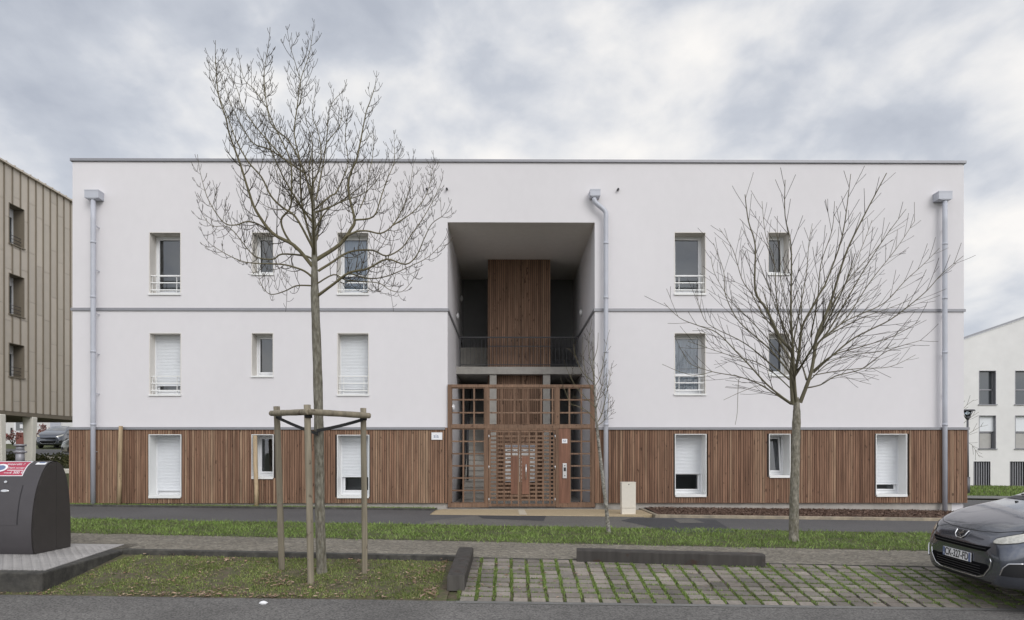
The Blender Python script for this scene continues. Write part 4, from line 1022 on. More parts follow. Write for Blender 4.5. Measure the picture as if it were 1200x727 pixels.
b = MB(); b.tube([(lx, YL, lz(488.6)), (lx, YL, lz(482))], [.08, .17], 12); b.build('diffuser', M['glass'], lp)
rebase(lp, (lx, YL, lz0))

# ================================================================ CAR
def car_body_mesh():
    # station: x, half width, bottom z, belt z, roof/bonnet z, roof half width (cabin), cabin flag
    S = [(0.00, .42, .30, .52, .66, .32), (.03, .62, .23, .56, .73, .46), (.08, .72, .20, .62, .80, .56), (.16, .785, .18, .70, .865, .62), (.30, .84, .17, .78, .935, .68), (.48, .875, .17, .85, 1.00, .72),
         (.70, .890, .17, .89, 1.06, .73), (.95, .895, .17, .92, 1.11, .73), (1.08, .895, .17, .94, 1.145, .72), (1.50, .895, .17, .94, 1.32, .63), (1.90, .90, .17, .95, 1.45, .60), (2.30, .90, .17, .96, 1.50, .60),
         (2.80, .90, .17, .97, 1.49, .60), (3.30, .90, .17, .985, 1.46, .58), (3.75, .885, .18, 1.0, 1.36, .56), (4.02, .85, .22, 1.0, 1.16, .58), (4.17, .80, .26, .92, 1.0, .60), (4.26, .70, .32, .80, .90, .52), (4.28, .55, .36, .72, .80, .42)]
    b = MB(); rings = []
    for (x, w, zb, zl_, zt, wr) in S:
        half = [(0, zb), (w * .55, zb), (w * .88, zb + .015), (w * .975, zb + .10), (w, zb + (zl_ - zb) * .45), (w * .995, zb + (zl_ - zb) * .75), (w * .965, zl_),
                (wr + (w * .965 - wr) * .45, zl_ + (zt - zl_) * .55), (wr, zt - (zt - zl_) * .12), (wr * .72, zt - .012), (wr * .35, zt + .004), (0, zt + .008)]
        ring = [(x, -y, z) for y, z in half] + [(x, y, z) for y, z in reversed(half[1:-1])]
        n = len(b.v); b.v += ring; rings.append(n); m_ = len(ring)
    for i in range(len(rings) - 1):
        for j in range(m_): q = (j + 1) % m_; b.face((rings[i] + j, rings[i] + q, rings[i+1] + q, rings[i+1] + j), .5, True)
    b.face(tuple(rings[0] + j for j in reversed(range(m_))), .5, True); b.face(tuple(rings[-1] + j for j in range(m_)), .5, True)
    return b
def bvh_of(o):
    bpy.context.view_layer.update(); dg = bpy.context.evaluated_depsgraph_get(); me = bpy.data.meshes.new_from_object(o.evaluated_get(dg))
    t = BVHTree.FromPolygons([v.co.copy() for v in me.vertices], [tuple(p.vertices) for p in me.polygons]); bpy.data.meshes.remove(me); return t
def make_car(paint, label, detail=True):
    root = empty('parked_car'); tag(root, label, 'car')
    body = car_body_mesh().build('body', paint, root)
    sb = body.modifiers.new('sub', 'SUBSURF'); sb.levels = 3; sb.render_levels = 3
    bt = bvh_of(body)
    def proj(p, axis):
        o_ = Vector(p)
        if axis == 'front': o_.x = -2; d_ = Vector((1, 0, 0))
        elif axis == 'rear': o_.x = 7; d_ = Vector((-1, 0, 0))
        elif axis == 'top': o_.z = 4; d_ = Vector((0, 0, -1))
        elif axis == 'near': o_.y = -3; d_ = Vector((0, 1, 0))
        elif axis == 'far': o_.y = 3; d_ = Vector((0, -1, 0))
        elif axis == 'diag': d_ = Vector((.75, .66 if p[1] < 0 else -.66, 0)); o_ = Vector(p) - d_ * 3
        h = bt.ray_cast(o_, d_)
        return (h[0], h[1]) if h[0] is not None else (None, None)
    def patch(name, outline, axis, matl, off=.004, par=None, cuts=5, thick=0):
        """outline: list of (u, v); front/rear: (y, z), top: (x, y), near/far: (x, z)"""
        to3 = {'front': lambda u, v: (0, u, v), 'rear': lambda u, v: (0, u, v), 'top': lambda u, v: (u, v, 0), 'near': lambda u, v: (u, 0, v), 'far': lambda u, v: (u, 0, v), 'diag': lambda u, v: (.2, u, v)}[axis]
        bm = bmesh.new(); vs_ = [bm.verts.new((u, v, 0)) for u, v in outline]; bm.faces.new(vs_); bmesh.ops.triangulate(bm, faces=bm.faces[:])
        bmesh.ops.subdivide_edges(bm, edges=bm.edges[:], cuts=cuts, use_grid_fill=True)
        bad = []
        for v in bm.verts:
            h, nn = proj(to3(v.co.x, v.co.y), axis)
            if h is None: bad.append(v); continue
            if nn.dot({'front': Vector((-1,0,0)), 'rear': Vector((1,0,0)), 'top': Vector((0,0,1)), 'near': Vector((0,-1,0)), 'far': Vector((0,1,0)), 'diag': Vector((-1,0,0))}[axis]) < 0: nn = -nn
            v.co = h + nn * off
        bmesh.ops.delete(bm, geom=bad, context='VERTS'); bmesh.ops.recalc_face_normals(bm, faces=bm.faces[:])
        me = bpy.data.meshes.new(name); bm.to_mesh(me); bm.free(); me.polygons.foreach_set('use_smooth', [True] * len(me.polygons)); me.materials.append(matl)
        o = bpy.data.objects.new(name, me); C.objects.link(o); o.parent = par or root; return o
    def trim(name, pts, axis, matl, r_, par=None, off=.006, n=8, sub=6):
        P = []
        for i in range(len(pts) - 1):
            for k in range(sub + (1 if i == len(pts) - 2 else 0)):
                f = k / sub; u = pts[i][0] + (pts[i+1][0] - pts[i][0]) * f; v = pts[i][1] + (pts[i+1][1] - pts[i][1]) * f
                p3 = (0, u, v) if axis in ('front', 'rear') else ((u, v, 0) if axis == 'top' else (u, 0, v))
                h, nn = proj(p3, axis)
                if h is not None:
                    if axis == 'front' and nn.x > 0: nn = -nn
                    if axis == 'top' and nn.z < 0: nn = -nn
                    P.append(h + nn * off)
        b = MB(); b.tube(P, r_, n); return b.build(name, matl, par or root)
    # glazing
    ws = patch('windscreen', [(1.12, -.66), (1.09, -.3), (1.08, 0), (1.09, .3), (1.12, .66), (1.82, .54), (1.86, 0), (1.82, -.54)], 'top', M['car_glass'])
    for s in ('near', 'far'):
        patch('side_window', [(1.42, .955), (1.92, 1.30), (2.35, 1.38), (2.42, 1.375), (2.42, .985)], s, M['car_glass'])
        patch('side_window', [(2.50, .99), (2.50, 1.375), (2.95, 1.36), (3.35, 1.27), (3.42, 1.02)], s, M['car_glass'])
    patch('rear_window', [(-.50, 1.05), (.50, 1.05), (.45, 1.32), (-.45, 1.32)], 'rear', M['car_glass'])
    for sg_ in (-1, 1): patch('tail_light', [(sg_ * .50, .80), (sg_ * .78, .80), (sg_ * .74, .97), (sg_ * .55, .95)][::sg_], 'rear', M['red_lens'], .006)
    # front
    Lw = [(-.50, .575), (.50, .575), (.575, .53), (.56, .42), (.46, .315), (.36, .285), (-.36, .285), (-.46, .315), (-.56, .42), (-.575, .53)]
    patch('mouth_panel', Lw, 'front', paint, .004, cuts=9)
    lo = patch('lower_grille', [(-.50, .455), (.50, .455), (.525, .43), (.44, .33), (.35, .300), (-.35, .300), (-.44, .33), (-.525, .43)], 'front', M['grille'], .008, cuts=9)
    up = patch('upper_grille', [(-.52, .665), (-.3, .655), (.3, .655), (.52, .665), (.46, .60), (-.46, .60)], 'front', M['grille'], .008, cuts=9)
    for zz in (.328, .358, .388, .418): trim('grille_bar', [(-.40, zz), (.40, zz)], 'front', M['black'], .005, lo, .012)
    trim('grille_bar', [(-.47, .630), (.47, .630)], 'front', M['black'], .005, up, .012)
    trim('chrome_surround', [(-.535, .53), (-.55, .50), (-.535, .42), (-.45, .315), (-.35, .283), (0, .278), (.35, .283), (.45, .315), (.535, .42), (.55, .50), (.535, .53)], 'front', M['chrome'], .0055, None, .005)
    for s_ in (-1, 1):
        hl = [(.53, .735), (.55, .765), (.64, .805), (.74, .855), (.815, .895), (.83, .86), (.81, .795), (.74, .745), (.63, .715), (.54, .712)]
        q = [(s_ * u, v) for u, v in hl][::s_]
        patch('headlight', q, 'front', M['lamp_glass'] if s_ < 0 else M['lamp_yellow'], .006, cuts=7)
        q2 = [(s_ * u, v) for u, v in [(.522, .730), (.543, .773), (.64, .815), (.74, .866), (.822, .905), (.84, .86), (.82, .788), (.74, .735), (.63, .705), (.535, .702)]][::s_]
        patch('headlight_seal', q2, 'front', M['black'], .003, cuts=7)
        fo = patch('fog_recess', [(s_ * u, v) for u, v in [(.66, .36), (.70, .47), (.745, .505), (.82, .51), (.83, .36)]][::s_], 'front', M['black'], .005, cuts=6)
        trim('chrome_trim', [(s_ * .655, .36), (s_ * .685, .45), (s_ * .725, .505), (s_ * .80, .52)], 'front', M['chrome'], .007, fo, .006)
    trim('bonnet_gap', [(-.80, .93), (-.70, .875), (-.5, .83), (-.25, .812), (0, .808), (.25, .812), (.5, .83), (.70, .875), (.80, .93)], 'front', M['black'], .0035, None, .001)
    # black bumper lip, arches and wheels
    patch('bumper_lip', [(-.55, .255), (.55, .255), (.50, .225), (-.50, .225)], 'front', M['black'], .004)
    for s in ('near', 'far'):
        sg_ = -1 if s == 'near' else 1
        for xx in (.90, 3.50):
            arc = [(xx + .37 * math.cos(a_), .30 + .37 * math.sin(a_)) for a_ in [math.pi * i / 14 for i in range(15)]]
            arc += [(xx - .37, .22), (xx + .37, .22)]
            patch('wheel_arch', arc, s, M['black'], .003)
            w = MB(); w.tube([(xx, sg_ * .70, .305), (xx, sg_ * .72, .305), (xx, sg_ * .885, .305), (xx, sg_ * .905, .305)], [.27, .305, .305, .28], 32)
            wh = w.build('wheel', M['rubber'], root)
            r = MB(); r.tube([(xx, sg_ * .80, .305), (xx, sg_ * .912, .305)], [.21, .215], 28); 
            for k in range(5):
                a_ = 2 * math.pi * k / 5; r.tube([(xx, sg_ * .918, .305), (xx + .20 * math.cos(a_), sg_ * .915, .305 + .20 * math.sin(a_))], [.045, .022], 6)
            r.build('rim', M['steel'], wh)
        b = MB(); b.box(1.50, 1.72, *(sorted((sg_ * .93, sg_ * 1.08))), .93, 1.07); b.build('wing_mirror', paint, root, bevel=.04)
        b = MB(); b.box(2.20, 2.36, *(sorted((sg_ * .895, sg_ * .925))), .83, .855); b.box(3.15, 3.31, *(sorted((sg_ * .895, sg_ * .925))), .85, .875); b.build('door_handle', paint, root, bevel=.01)
        for pts in ([(1.40, .93), (1.36, .5), (1.42, .24)], [(2.46, .96), (2.46, .3)], [(3.30, .95), (3.20, .6), (3.02, .3)]): trim('door_gap', pts, s, M['black'], .003, body, .0)
    if detail:
        # number plate
        hp, hn = proj((0, 0, .48), 'front'); px_ = hp.x - .022
        b = MB(); b.box(px_, px_ + .012, -.26, .26, .438, .548); pl = b.build('number_plate', M['sign_white'], root, bevel=.003)
        b = MB(); b.box(px_ - .002, px_ - .0003, .215, .2585, .440, .546); b.box(px_ - .002, px_ - .0003, -.2585, -.222, .440, .546); b.build('blue_band', M['sign_blue'], pl)
        rotf = Matrix(((0, 0, -1, 0), (-1, 0, 0, 0), (0, 1, 0, 0), (0, 0, 0, 1)))   # text x -> -y, text y -> z, normal -> -x
        text('CK-327-FD', 'lettering', M['black'], pl, Matrix.Translation((px_ - .0012, -.002, .493)) @ rotf, .128, .0008, xs=.72, bold=.0022)
        text('F', 'country_letter', M['sign_white'], pl, Matrix.Translation((px_ - .0026, .237, .465)) @ rotf, .035, .0004)
        b = MB(); b.box(px_ + .0121, px_ + .06, -.24, .24, .45, .54); b.build('plate_holder', M['black'], pl)
        # badge: chrome edged shield with a rearing animal
        BZ = .035; sh = [(u, v + BZ) for u, v in [(-.105, .752), (.105, .752), (.085, .690), (.045, .664), (-.045, .664), (-.085, .690)]]
        bg_ = patch('badge', sh, 'front', M['black'], .008)
        trim('badge_rim', [(u, v + BZ) for u, v in [(.105, .752), (.09, .695), (.045, .662), (-.045, .662), (-.09, .695), (-.105, .752)]], 'front', M['chrome'], .007, bg_, .010)
        lion = [(.035, .742), (.012, .748), (-.005, .738), (.002, .728), (-.012, .718), (-.040, .722), (-.052, .716), (-.030, .708), (-.012, .704), (-.024, .692), (-.045, .690), (-.046, .682), (-.020, .680), (-.002, .690), (.010, .678), (.028, .672), (.032, .680), (.016, .690), (.018, .706), (.036, .712), (.046, .724), (.036, .728), (.022, .722), (.026, .732)]
        patch('emblem', [(-u, v + BZ) for u, v in lion], 'front', M['chrome'], .013, bg_, cuts=2)
        # washer jets, wiper and black cowl
        b = MB(); b.box(1.06, 1.14, -.56, .56, 1.035, 1.055)
        cw = patch('cowl', [(1.06, -.66), (1.02, -.3), (1.00, 0), (1.02, .3), (1.06, .66), (1.16, .62), (1.12, 0), (1.16, -.62)], 'top', M['black'], .005)
        trim('wiper', [(1.16, .50), (1.17, .1), (1.19, -.42)], 'top', M['black'], .009, cw, .018)
        for yy_ in (-.28, .28):
            hh, nn = proj((.92, yy_, 0), 'top'); q = MB(); q.box(hh.x - .012, hh.x + .02, yy_ - .014, yy_ + .014, hh.z - .002, hh.z + .014); q.build('washer_jet', M['black'], root, bevel=.004)
        # bonnet creases
        for s_ in (-1, 1):
            trim('bonnet_gap', [(.22, s_ * .70), (.60, s_ * .74), (1.02, s_ * .735)], 'top', M['black'], .0035, None, .001)
    return root
car = make_car(M['paint'], 'dark grey hatchback parked nose left on the paved bay, its front at the right edge')
CX, CYY = 5.58, 8.44; cz = H(CX + .9, CYY)
place(car, (CX, CYY, -0.20), math.radians(0), math.radians(2.0))
fc = make_car(M['paint_far'], 'grey car facing forward in the car park behind the slanting pillars', False)
p = at(57, 524, 50.0); place(fc, (p.x + 0.6, 49.0, T(p.x, 49.0) + .02), math.radians(90 + 12)); fc['group'] = 'cars in the far car park'
fc.scale = (1, 1, 1.12)
sc_ = make_car(M['paint_silver'], 'silver car half hidden by the left corner of the white block', False)
p = at(73, 534, 40.5); place(sc_, (p.x + 3.6, 40.6, T(p.x, 40.6) + .02), math.radians(180 + 0)); sc_['group'] = 'cars in the far car park'
sc_.location.x = p.x + 4.28 - .05; sc_.rotation_euler.z = math.radians(180)
sc_.location = (p.x + .25, 40.6, T(p.x, 40.6) + .02); sc_.rotation_euler.z = math.radians(0)

# ================================================================ CONTAINER
ct = empty('waste_container'); tag(ct, 'dark grey arched underground waste container on a chequered steel platform, red notice on top', 'waste container')
cxr, cxl = -6.765, -8.58; cy0, cy1 = 9.78, 10.66; zg = T(-7, 10) + .012
prof = [(.035, 0.0), (.005, .10), (-.012, .26), (-.008, .44), (.012, .62), (.045, .79), (.095, .95), (.165, 1.10), (.25, 1.23), (.34, 1.31), (.44, 1.345), (.53, 1.345), (.62, 1.30), (.69, 1.21), (.755, 1.06), (.80, .86), (.825, .62), (.838, .36), (.842, .14), (.84, 0.0)]
prof = [(cy0 + a_ * 1.0, zg + c_ * .985) for a_, c_ in prof]
# smooth the outline
def catmull(P, k=4):
    out = []
    for i in range(len(P) - 1):
        p0, p1, p2, p3 = P[max(i-1, 0)], P[i], P[i+1], P[min(i+2, len(P)-1)]
        for j in range(k):
            t_ = j / k; out.append(tuple(.5 * ((2*p1[d]) + (-p0[d]+p2[d])*t_ + (2*p0[d]-5*p1[d]+4*p2[d]-p3[d])*t_*t_ + (-p0[d]+3*p1[d]-3*p2[d]+p3[d])*t_**3) for d in range(len(p1))))
    out.append(tuple(P[-1])); return out
pf = catmull(prof)
b = MB(); n = len(pf)
for x in (cxl, cxr - .02): b.v += [(x, y, z) for y, z in pf]
for i in range(n - 1): b.face((i, n + i, n + i + 1, i + 1), .5, True)
b.build('shell', M['container'], ct)
b = MB(); pi = [(cy0 + .45 + (y - cy0 - .45) * .985, zg + (z - zg) * .99) for y, z in pf]; 
for x in (cxr - .03, cxr): b.v += [(x, y, z) for y, z in pi]
for i in range(n - 1): b.face((i, n + i, n + i + 1, i + 1), .5, True)
b.face(tuple(n + i for i in range(n))); b.box(cxr + .0, cxr + .003, cy0 + .50, cy0 + .506, zg + .02, zg + 1.34)
b.build('end_panel', M['container_side'], ct)
b = MB(); b.v += [(cxl, y, z) for y, z in pf]; b.face(tuple(reversed(range(n)))); b.build('end_panel', M['container_side'], ct)
# front hatch: a slightly raised panel following the curve
def on_prof(z):
    for i in range(n // 2 + 4):
        if pf[i][1] <= z <= pf[i+1][1]: f = (z - pf[i][1]) / (pf[i+1][1] - pf[i][1] + 1e-9); return pf[i][0] + (pf[i+1][0] - pf[i][0]) * f
    return pf[0][0]
def strip_on(x0, x1, z0, z1, off, matl, name, par, k=8, skew=0.0):
    b = MB()
    for i in range(k + 1):
        z = z0 + (z1 - z0) * i / k; y = on_prof(z); dy = on_prof(z + .01) - y; nl = math.hypot(.01, dy); ny, nz_ = -.01 / nl, dy / nl
        b.v += [(x0 + skew * i / k, y + ny * off, z + nz_ * off), (x1 + skew * i / k, y + ny * off, z + nz_ * off), (x1 + skew * i / k, y + .004, z), (x0 + skew * i / k, y + .004, z)]
    for i in range(k):
        m_ = 4 * i
        for a_, c_ in ((0, 1), (1, 2), (3, 0)): b.face((m_ + a_, m_ + c_, m_ + 4 + c_, m_ + 4 + a_), .5, False)
    b.face((4*k, 4*k+1, 4*k+2, 4*k+3)); b.face((3, 2, 1, 0))
    return b.build(name, matl, par)
strip_on(cxl + .12, at(27, 600, 9.9).x, zg + .42, zg + .98, .006, M['container'], 'hatch', ct)
strip_on(at(27, 600, 9.9).x + .003, at(27, 600, 9.9).x + .012, zg + .42, zg + .98, .002, M['black'], 'hatch_gap', ct)
sgn = strip_on(at(-50, 560, 10.1).x, at(31.5, 550, 10.05).x, zg + 1.11, zg + 1.318, .006, M['sign_white'], 'notice', ct, k=6)
strip_on(at(-50, 560, 10.1).x + .012, at(31.5, 550, 10.05).x - .012, zg + 1.12, zg + 1.309, .008, M['sign_red'], 'notice_field', sgn, k=6)
def on_slope(px, z, off):
    y = on_prof(z); dy = on_prof(z + .01) - y; nl = math.hypot(.01, dy); ny, nz_ = -.01 / nl, dy / nl
    ang = math.atan2(nz_, -ny)
    x = at(px, 550, y).x
    return Matrix.Translation((x, y + ny * off, z + nz_ * off)) @ Matrix.Rotation(math.radians(90) - ang, 4, 'X')
text('interdit !', 'lettering', M['sign_white'], sgn, on_slope(19.5, zg + 1.275, .0095), .072, .0006)
text('Dépôt sauvage', 'lettering', M['sign_white'], sgn, on_slope(19.5, zg + 1.225, .0095), .040, .0006)
text('amende', 'lettering', M['sign_white'], sgn, on_slope(9.5, zg + 1.155, .0095), .034, .0006)
text('1 500 €', 'lettering', M['sign_white'], sgn, on_slope(20, zg + 1.158, .0095), .062, .0006)
strip_on(at(8, 550, 10).x, at(27, 550, 10).x, zg + 1.187, zg + 1.195, .0095, M['sign_white'], 'rule', sgn, k=1)
b = MB(); mt = on_slope(1.5, zg + 1.225, .0095)
for k in range(24): a_ = 2 * math.pi * k / 24; b.v.append(tuple(mt @ Vector((.10 * math.cos(a_), .075 * math.sin(a_), 0))))
b.face(tuple(range(24))); b.build('roundel', M['sign_white'], sgn)
b = MB(); mt = on_slope(1.0, zg + 1.225, .011)
for k in range(24): a_ = 2 * math.pi * k / 24; b.v.append(tuple(mt @ Vector((.072 * math.cos(a_), .05 * math.sin(a_), 0))))
b.face(tuple(range(24))); b.build('roundel_centre', M['sign_blue'], sgn)
lb_ = strip_on(at(41.5, 545, 10.1).x, at(53, 545, 10.1).x, zg + 1.275, zg + 1.325, .005, M['sign_white'], 'label', ct, k=2)
strip_on(at(44.5, 545, 10.1).x, at(51, 545, 10.1).x, zg + 1.295, zg + 1.309, .0065, M['sign_blue'], 'print', lb_, k=1)
for (px, zz, r1, r2) in ((7.2, zg + .985 + .04, .022, .022), (6.0, zg + .90, .062, .022)):
    b = MB(); mt = on_slope(px, zz, .008)
    for k in range(20): a_ = 2 * math.pi * k / 20; b.v.append(tuple(mt @ Vector((r1 * math.cos(a_), r2 * math.sin(a_), 0))))
    for k in range(20): a_ = 2 * math.pi * k / 20; b.v.append(tuple(mt @ Vector((r1 * .8 * math.cos(a_), r2 * .8 * math.sin(a_), .012))))
    for k in range(20): q = (k + 1) % 20; b.face((k, q, 20 + q, 20 + k), .5, True)
    b.face(tuple(20 + k for k in range(20))); b.build('lock', M['steel'], ct)
# lifting post on top
yt = cy0 + .47; xt = at(23.6, 540, yt).x; zt_ = at(23.6, 545, yt).z
b = MB(); b.tube([(xt, yt, zt_ - .03), (xt, yt, at(23, 527.5, yt).z)], .058, 14); b.tube([(xt, yt, at(23, 523, yt).z), (xt, yt, at(23, 520.8, yt).z)], [.082, .082], 16); b.tube([(xt, yt, at(23, 528, yt).z), (xt, yt, at(23, 522.9, yt).z)], .055, 14)
b.tube([(xt - .098, yt, at(23, 529.8, yt).z), (xt + .098, yt, at(23, 529.8, yt).z)], .013, 8); b.tube([(xt, yt, at(23, 531, yt).z), (xt, yt, at(23, 528.6, yt).z)], .075, 14)
b.build('lifting_post', M['zinc'], ct)
rebase(ct, ((cxl + cxr) / 2, cy0 + .44, zg))

# ================================================================ TREE GUARD, SLEEPERS, STAKES
gd = empty('tree_guard'); tag(gd, 'round timber post guard with top rails and rubber straps around the taller bare tree', 'tree guard')
g1, g2, g3 = ground(330.5, 668), ground(364.5, 685), ground(427.5, 672)
def stake(p, pxt, pyt, r_, px_b):
    t_ = at(pxt, pyt, p.y + .02); b = MB(); P = [Vector((p.x, p.y, p.z - .1)), Vector((p.x * .6 + t_.x * .4 + .004, p.y, p.z * .6 + t_.z * .4)), t_]
    P = [Vector(c) for c in catmull([tuple(x) for x in P], 6)]; b.tube(P, [r_ * (1 + .03 * math.sin(i * 1.7)) for i in range(len(P))], 14, R()); b.build('stake', M['stake'], gd); return t_
t1, t2, t3 = stake(g1, 324.2, 476.6, .043, 0), stake(g2, 360.0, 474.6, .043, 0), stake(g3, 425.7, 478.5, .040, 0)
def rail_(a_, c_, r_, lab=None):
    b = MB(); P = [a_ + (c_ - a_) * i / 6 for i in range(7)]; b.tube(P, [r_ * .92] + [r_ * (1 + .04 * math.sin(i * 2.3)) for i in range(5)] + [r_ * .92], 14, R()); return b.build('rail', M['stake'], gd, bevel=.01)
ya1, ya2, ya3 = g1.y - .075, g2.y - .085, g3.y - .075
rail_(at(317.5, 484.6, ya1), at(361.5, 483.0, ya2), .041); rail_(at(361.3, 482.8, ya2), at(433.6, 487.4, ya3), .041)
trk = ground(377.5, 672)
for (s0, s1) in ((at(326, 490, g1.y - .05), at(373, 509, trk.y - .1)), (at(425, 492, g3.y - .05), at(371, 505, trk.y - .1))):
    b = MB(); dd = (s1 - s0); mid = [s0 + dd * (i / 8) + Vector((0, 0, -.01 * math.sin(math.pi * i / 8))) for i in range(9)]
    for i in range(8):
        m_ = len(b.v); p_, q_ = mid[i], mid[i+1]; h_ = Vector((0, 0, .022)); t_ = Vector((0, .006, 0))
        b.v += [tuple(p_ - h_ - t_), tuple(q_ - h_ - t_), tuple(q_ + h_ - t_), tuple(p_ + h_ - t_), tuple(p_ - h_ + t_), tuple(q_ - h_ + t_), tuple(q_ + h_ + t_), tuple(p_ + h_ + t_)]
        for f in ((0, 1, 2, 3), (7, 6, 5, 4), (0, 4, 5, 1), (3, 2, 6, 7), (0, 3, 7, 4), (1, 5, 6, 2)): b.face(tuple(m_ + k for k in f))
    b.build('strap', M['rubber'], gd)
b = MB()
for p_, px_, py_ in ((g1, 326, 489), (g3, 425.8, 491)):
    c_ = at(px_, py_, p_.y + .02); b.tube([c_ + Vector((0, 0, -.022)), c_ + Vector((0, 0, .022))], .049, 14)
b.tube([Vector((at(361.2, 488.5, g2.y).x, g2.y + .01, at(361, 490, g2.y).z)), Vector((at(361.2, 488.5, g2.y).x, g2.y + .01, at(361, 486, g2.y).z))], .049, 14)
b.build('strap_collar', M['rubber'], gd)
rebase(gd, ((g1.x + g3.x) / 2, trk.y, trk.z))

def sleeper(label, a_, c_, wid, hgt, lab_prop=None, dz=0.0):
    """a_ , c_: centre points of the two ends on the ground"""
    root_b = MB(); d_ = (c_ - a_); d_.z = 0; L = d_.length; d_.normalize(); s_ = Vector((-d_.y, d_.x, 0)); k = 14
    for i in range(k + 1):
        f = i / k; p_ = a_ + (c_ - a_) * f; w_ = wid / 2 * (1 + U(-.02, .02)); h_ = hgt * (1 + U(-.02, .02)); 
        e_ = .012
        for (u, v) in ((-w_, 0), (w_, 0), (w_, h_ - e_ * 1.6), (w_ - e_ * 1.6, h_), (-w_ + e_ * 1.6, h_), (-w_, h_ - e_ * 1.6)): root_b.v.append(tuple(p_ + s_ * u + Vector((0, 0, v + dz))))
    for i in range(k):
        for j in range(6): q = (j + 1) % 6; root_b.face((6*i + j, 6*i + q, 6*(i+1) + q, 6*(i+1) + j), .5)
    root_b.face(tuple(reversed(range(6))), .95); root_b.face(tuple(6*k + j for j in range(6)), .95)
    o = root_b.build('timber_sleeper', M['sleeper'], None, bevel=.006); tag(o, label, 'timber sleeper'); return o
# sleeper lying across the head of the bay and the one between the verge and the bay
pA = hit(676.5, 657, T(.9, 9.7) * 0 - .0); pB = hit(898, 662.5, 0)
A_ = Vector((pA.x, pA.y + .10, H(pA.x, pA.y + .05) - .02)); B_ = Vector((pB.x, pB.y + .10, H(pB.x, pB.y + .05) - .02))
sleeper('long dark timber beam lying across the head of the paved bay', A_, B_, .20, .19)
pC = ground(534, 692.5); pD = ground(545.5, 656)
sleeper('short weathered timber beam with cut end between the grass verge and paved bay', Vector((pC.x, pC.y + .01, pC.z - .01)), Vector((pD.x + .0, pD.y + .12, H(pD.x, pD.y) - .04)), .225, .205)
# raw poles standing by the wall
for (pxb, pyb, pxt, pyt, lab) in ((139.2, 588, 141.6, 499.5, 'raw yellowish pole leaning against the cladding between downpipe and shuttered window'), (300.5, 589.5, 299.0, 510.5, 'raw yellowish pole standing in front of the small ground floor window')):
    p0, p1 = at(pxb, pyb, 18.72), at(pxt, pyt, 18.78); p0.z = T(p0.x, 18.7) - .05
    b = MB(); b.tube([p0, p0.lerp(p1, .3) + Vector((.008, 0, 0)), p0.lerp(p1, .6) - Vector((.006, 0, 0)), p1], [.062, .056, .060, .052], 12, R()); o = b.build('wooden_pole', M['post_yellow']); tag(o, lab, 'pole')
# crumpled paper at the kerb of the road
p = ground(308.5, 708.5); bm = bmesh.new(); bmesh.ops.create_icosphere(bm, subdivisions=2, radius=.038)
for v in bm.verts: v.co = Vector((v.co.x * 1.25 * U(.8, 1.2), v.co.y * U(.7, 1.2), v.co.z * .55 * U(.6, 1.3)))
me = bpy.data.meshes.new('crumpled_paper'); bm.to_mesh(me); bm.free(); me.materials.append(M['sign_white']); o = bpy.data.objects.new('crumpled_paper', me); C.objects.link(o); o.location = p + Vector((0, 0, .015)); tag(o, 'scrap of crumpled white paper on the road below the bare tree', 'litter')

# ================================================================ PLANTS FAR LEFT
def leafball(name, pts, n, s, matl, parent=None):
    V = []; F = []; Tn = []
    for _ in range(n):
        c_, r_ = random.choice(pts); a_ = U(0, 6.28); u = U(-1, 1); rr = R() ** .4; q = math.sqrt(1 - u * u)
        p_ = Vector((c_[0] + r_[0] * rr * q * math.cos(a_), c_[1] + r_[1] * rr * q * math.sin(a_), c_[2] + r_[2] * rr * u))
        d1 = Vector((U(-1, 1), U(-1, 1), U(-1, 1))).normalized(); d2 = d1.orthogonal().normalized(); ss = s * U(.6, 1.3); i = len(V)
        V += [tuple(p_ - d1 * ss), tuple(p_ + d2 * ss * .5), tuple(p_ + d1 * ss), tuple(p_ - d2 * ss * .5)]; F.append((i, i+1, i+2, i+3)); Tn.append(R())
    me = bpy.data.meshes.new(name); me.from_pydata(V, [], F); a__ = me.attributes.new('tint', 'FLOAT', 'FACE'); a__.data.foreach_set('value', Tn); me.materials.append(matl)
    o = bpy.data.objects.new(name, me); C.objects.link(o)
    if parent: o.parent = parent
    return o
hp = []
for i in range(60):
    x = -34 + i * .34; y = 33.2 + U(-.5, .5)
    hp.append(((x, y, T(x, y) + .25 + U(-.05, .12)), (.4, .7, .38)))
hd = leafball('hedge', hp, 14000, .06, M['hedge']); tag(hd, 'low green ground cover hedge between the pillars and the car park', 'hedge')
# border wall and kerb beside the hedge
b = MB(); b.prism([(-30, 29.6), (-13.5, 29.6), (-13.5, 29.9), (-30, 29.9)], lambda x, y: T(x, y) - .2, lambda x, y: T(x, y) + .32); o = b.build('low_wall', M['pillar'], None, bevel=.02); tag(o, 'low pale garden wall below the hedge beside the white block', 'wall')
def shrub(label, px, py0, py1, Y, n):
    r_ = empty('bare_shrub', ); base = at(px, py0, Y); base.z = T(base.x, Y); tag(r_, label, 'shrub'); hgt = at(px, py1, Y).z - base.z
    b = MB(); tips = []
    for i in range(n):
        a_ = U(0, 6.28); l_ = hgt * U(.5, 1); e_ = base + Vector((math.cos(a_) * l_ * .5, math.sin(a_) * l_ * .5, l_)); m_ = base.lerp(e_, .5) + Vector((0, 0, -.08 * l_)); b.tube([base, m_, e_], [.03, .02, .01], 4); tips.append(((e_.x, e_.y, e_.z - .1 * l_), (.25, .25, .25)))
    b.build('stems', M['twig_maple'], r_); leafball('foliage', tips, n * 16, .09, M['shrub_red'], r_); rebase(r_, base)
shrub('reddish shrub in front of the far white wall beside the grey car', 43, 520, 497, 53.5, 16)
shrub('reddish shrub left of the dark entrance door of the far white building', 15, 521, 506, 54, 12)
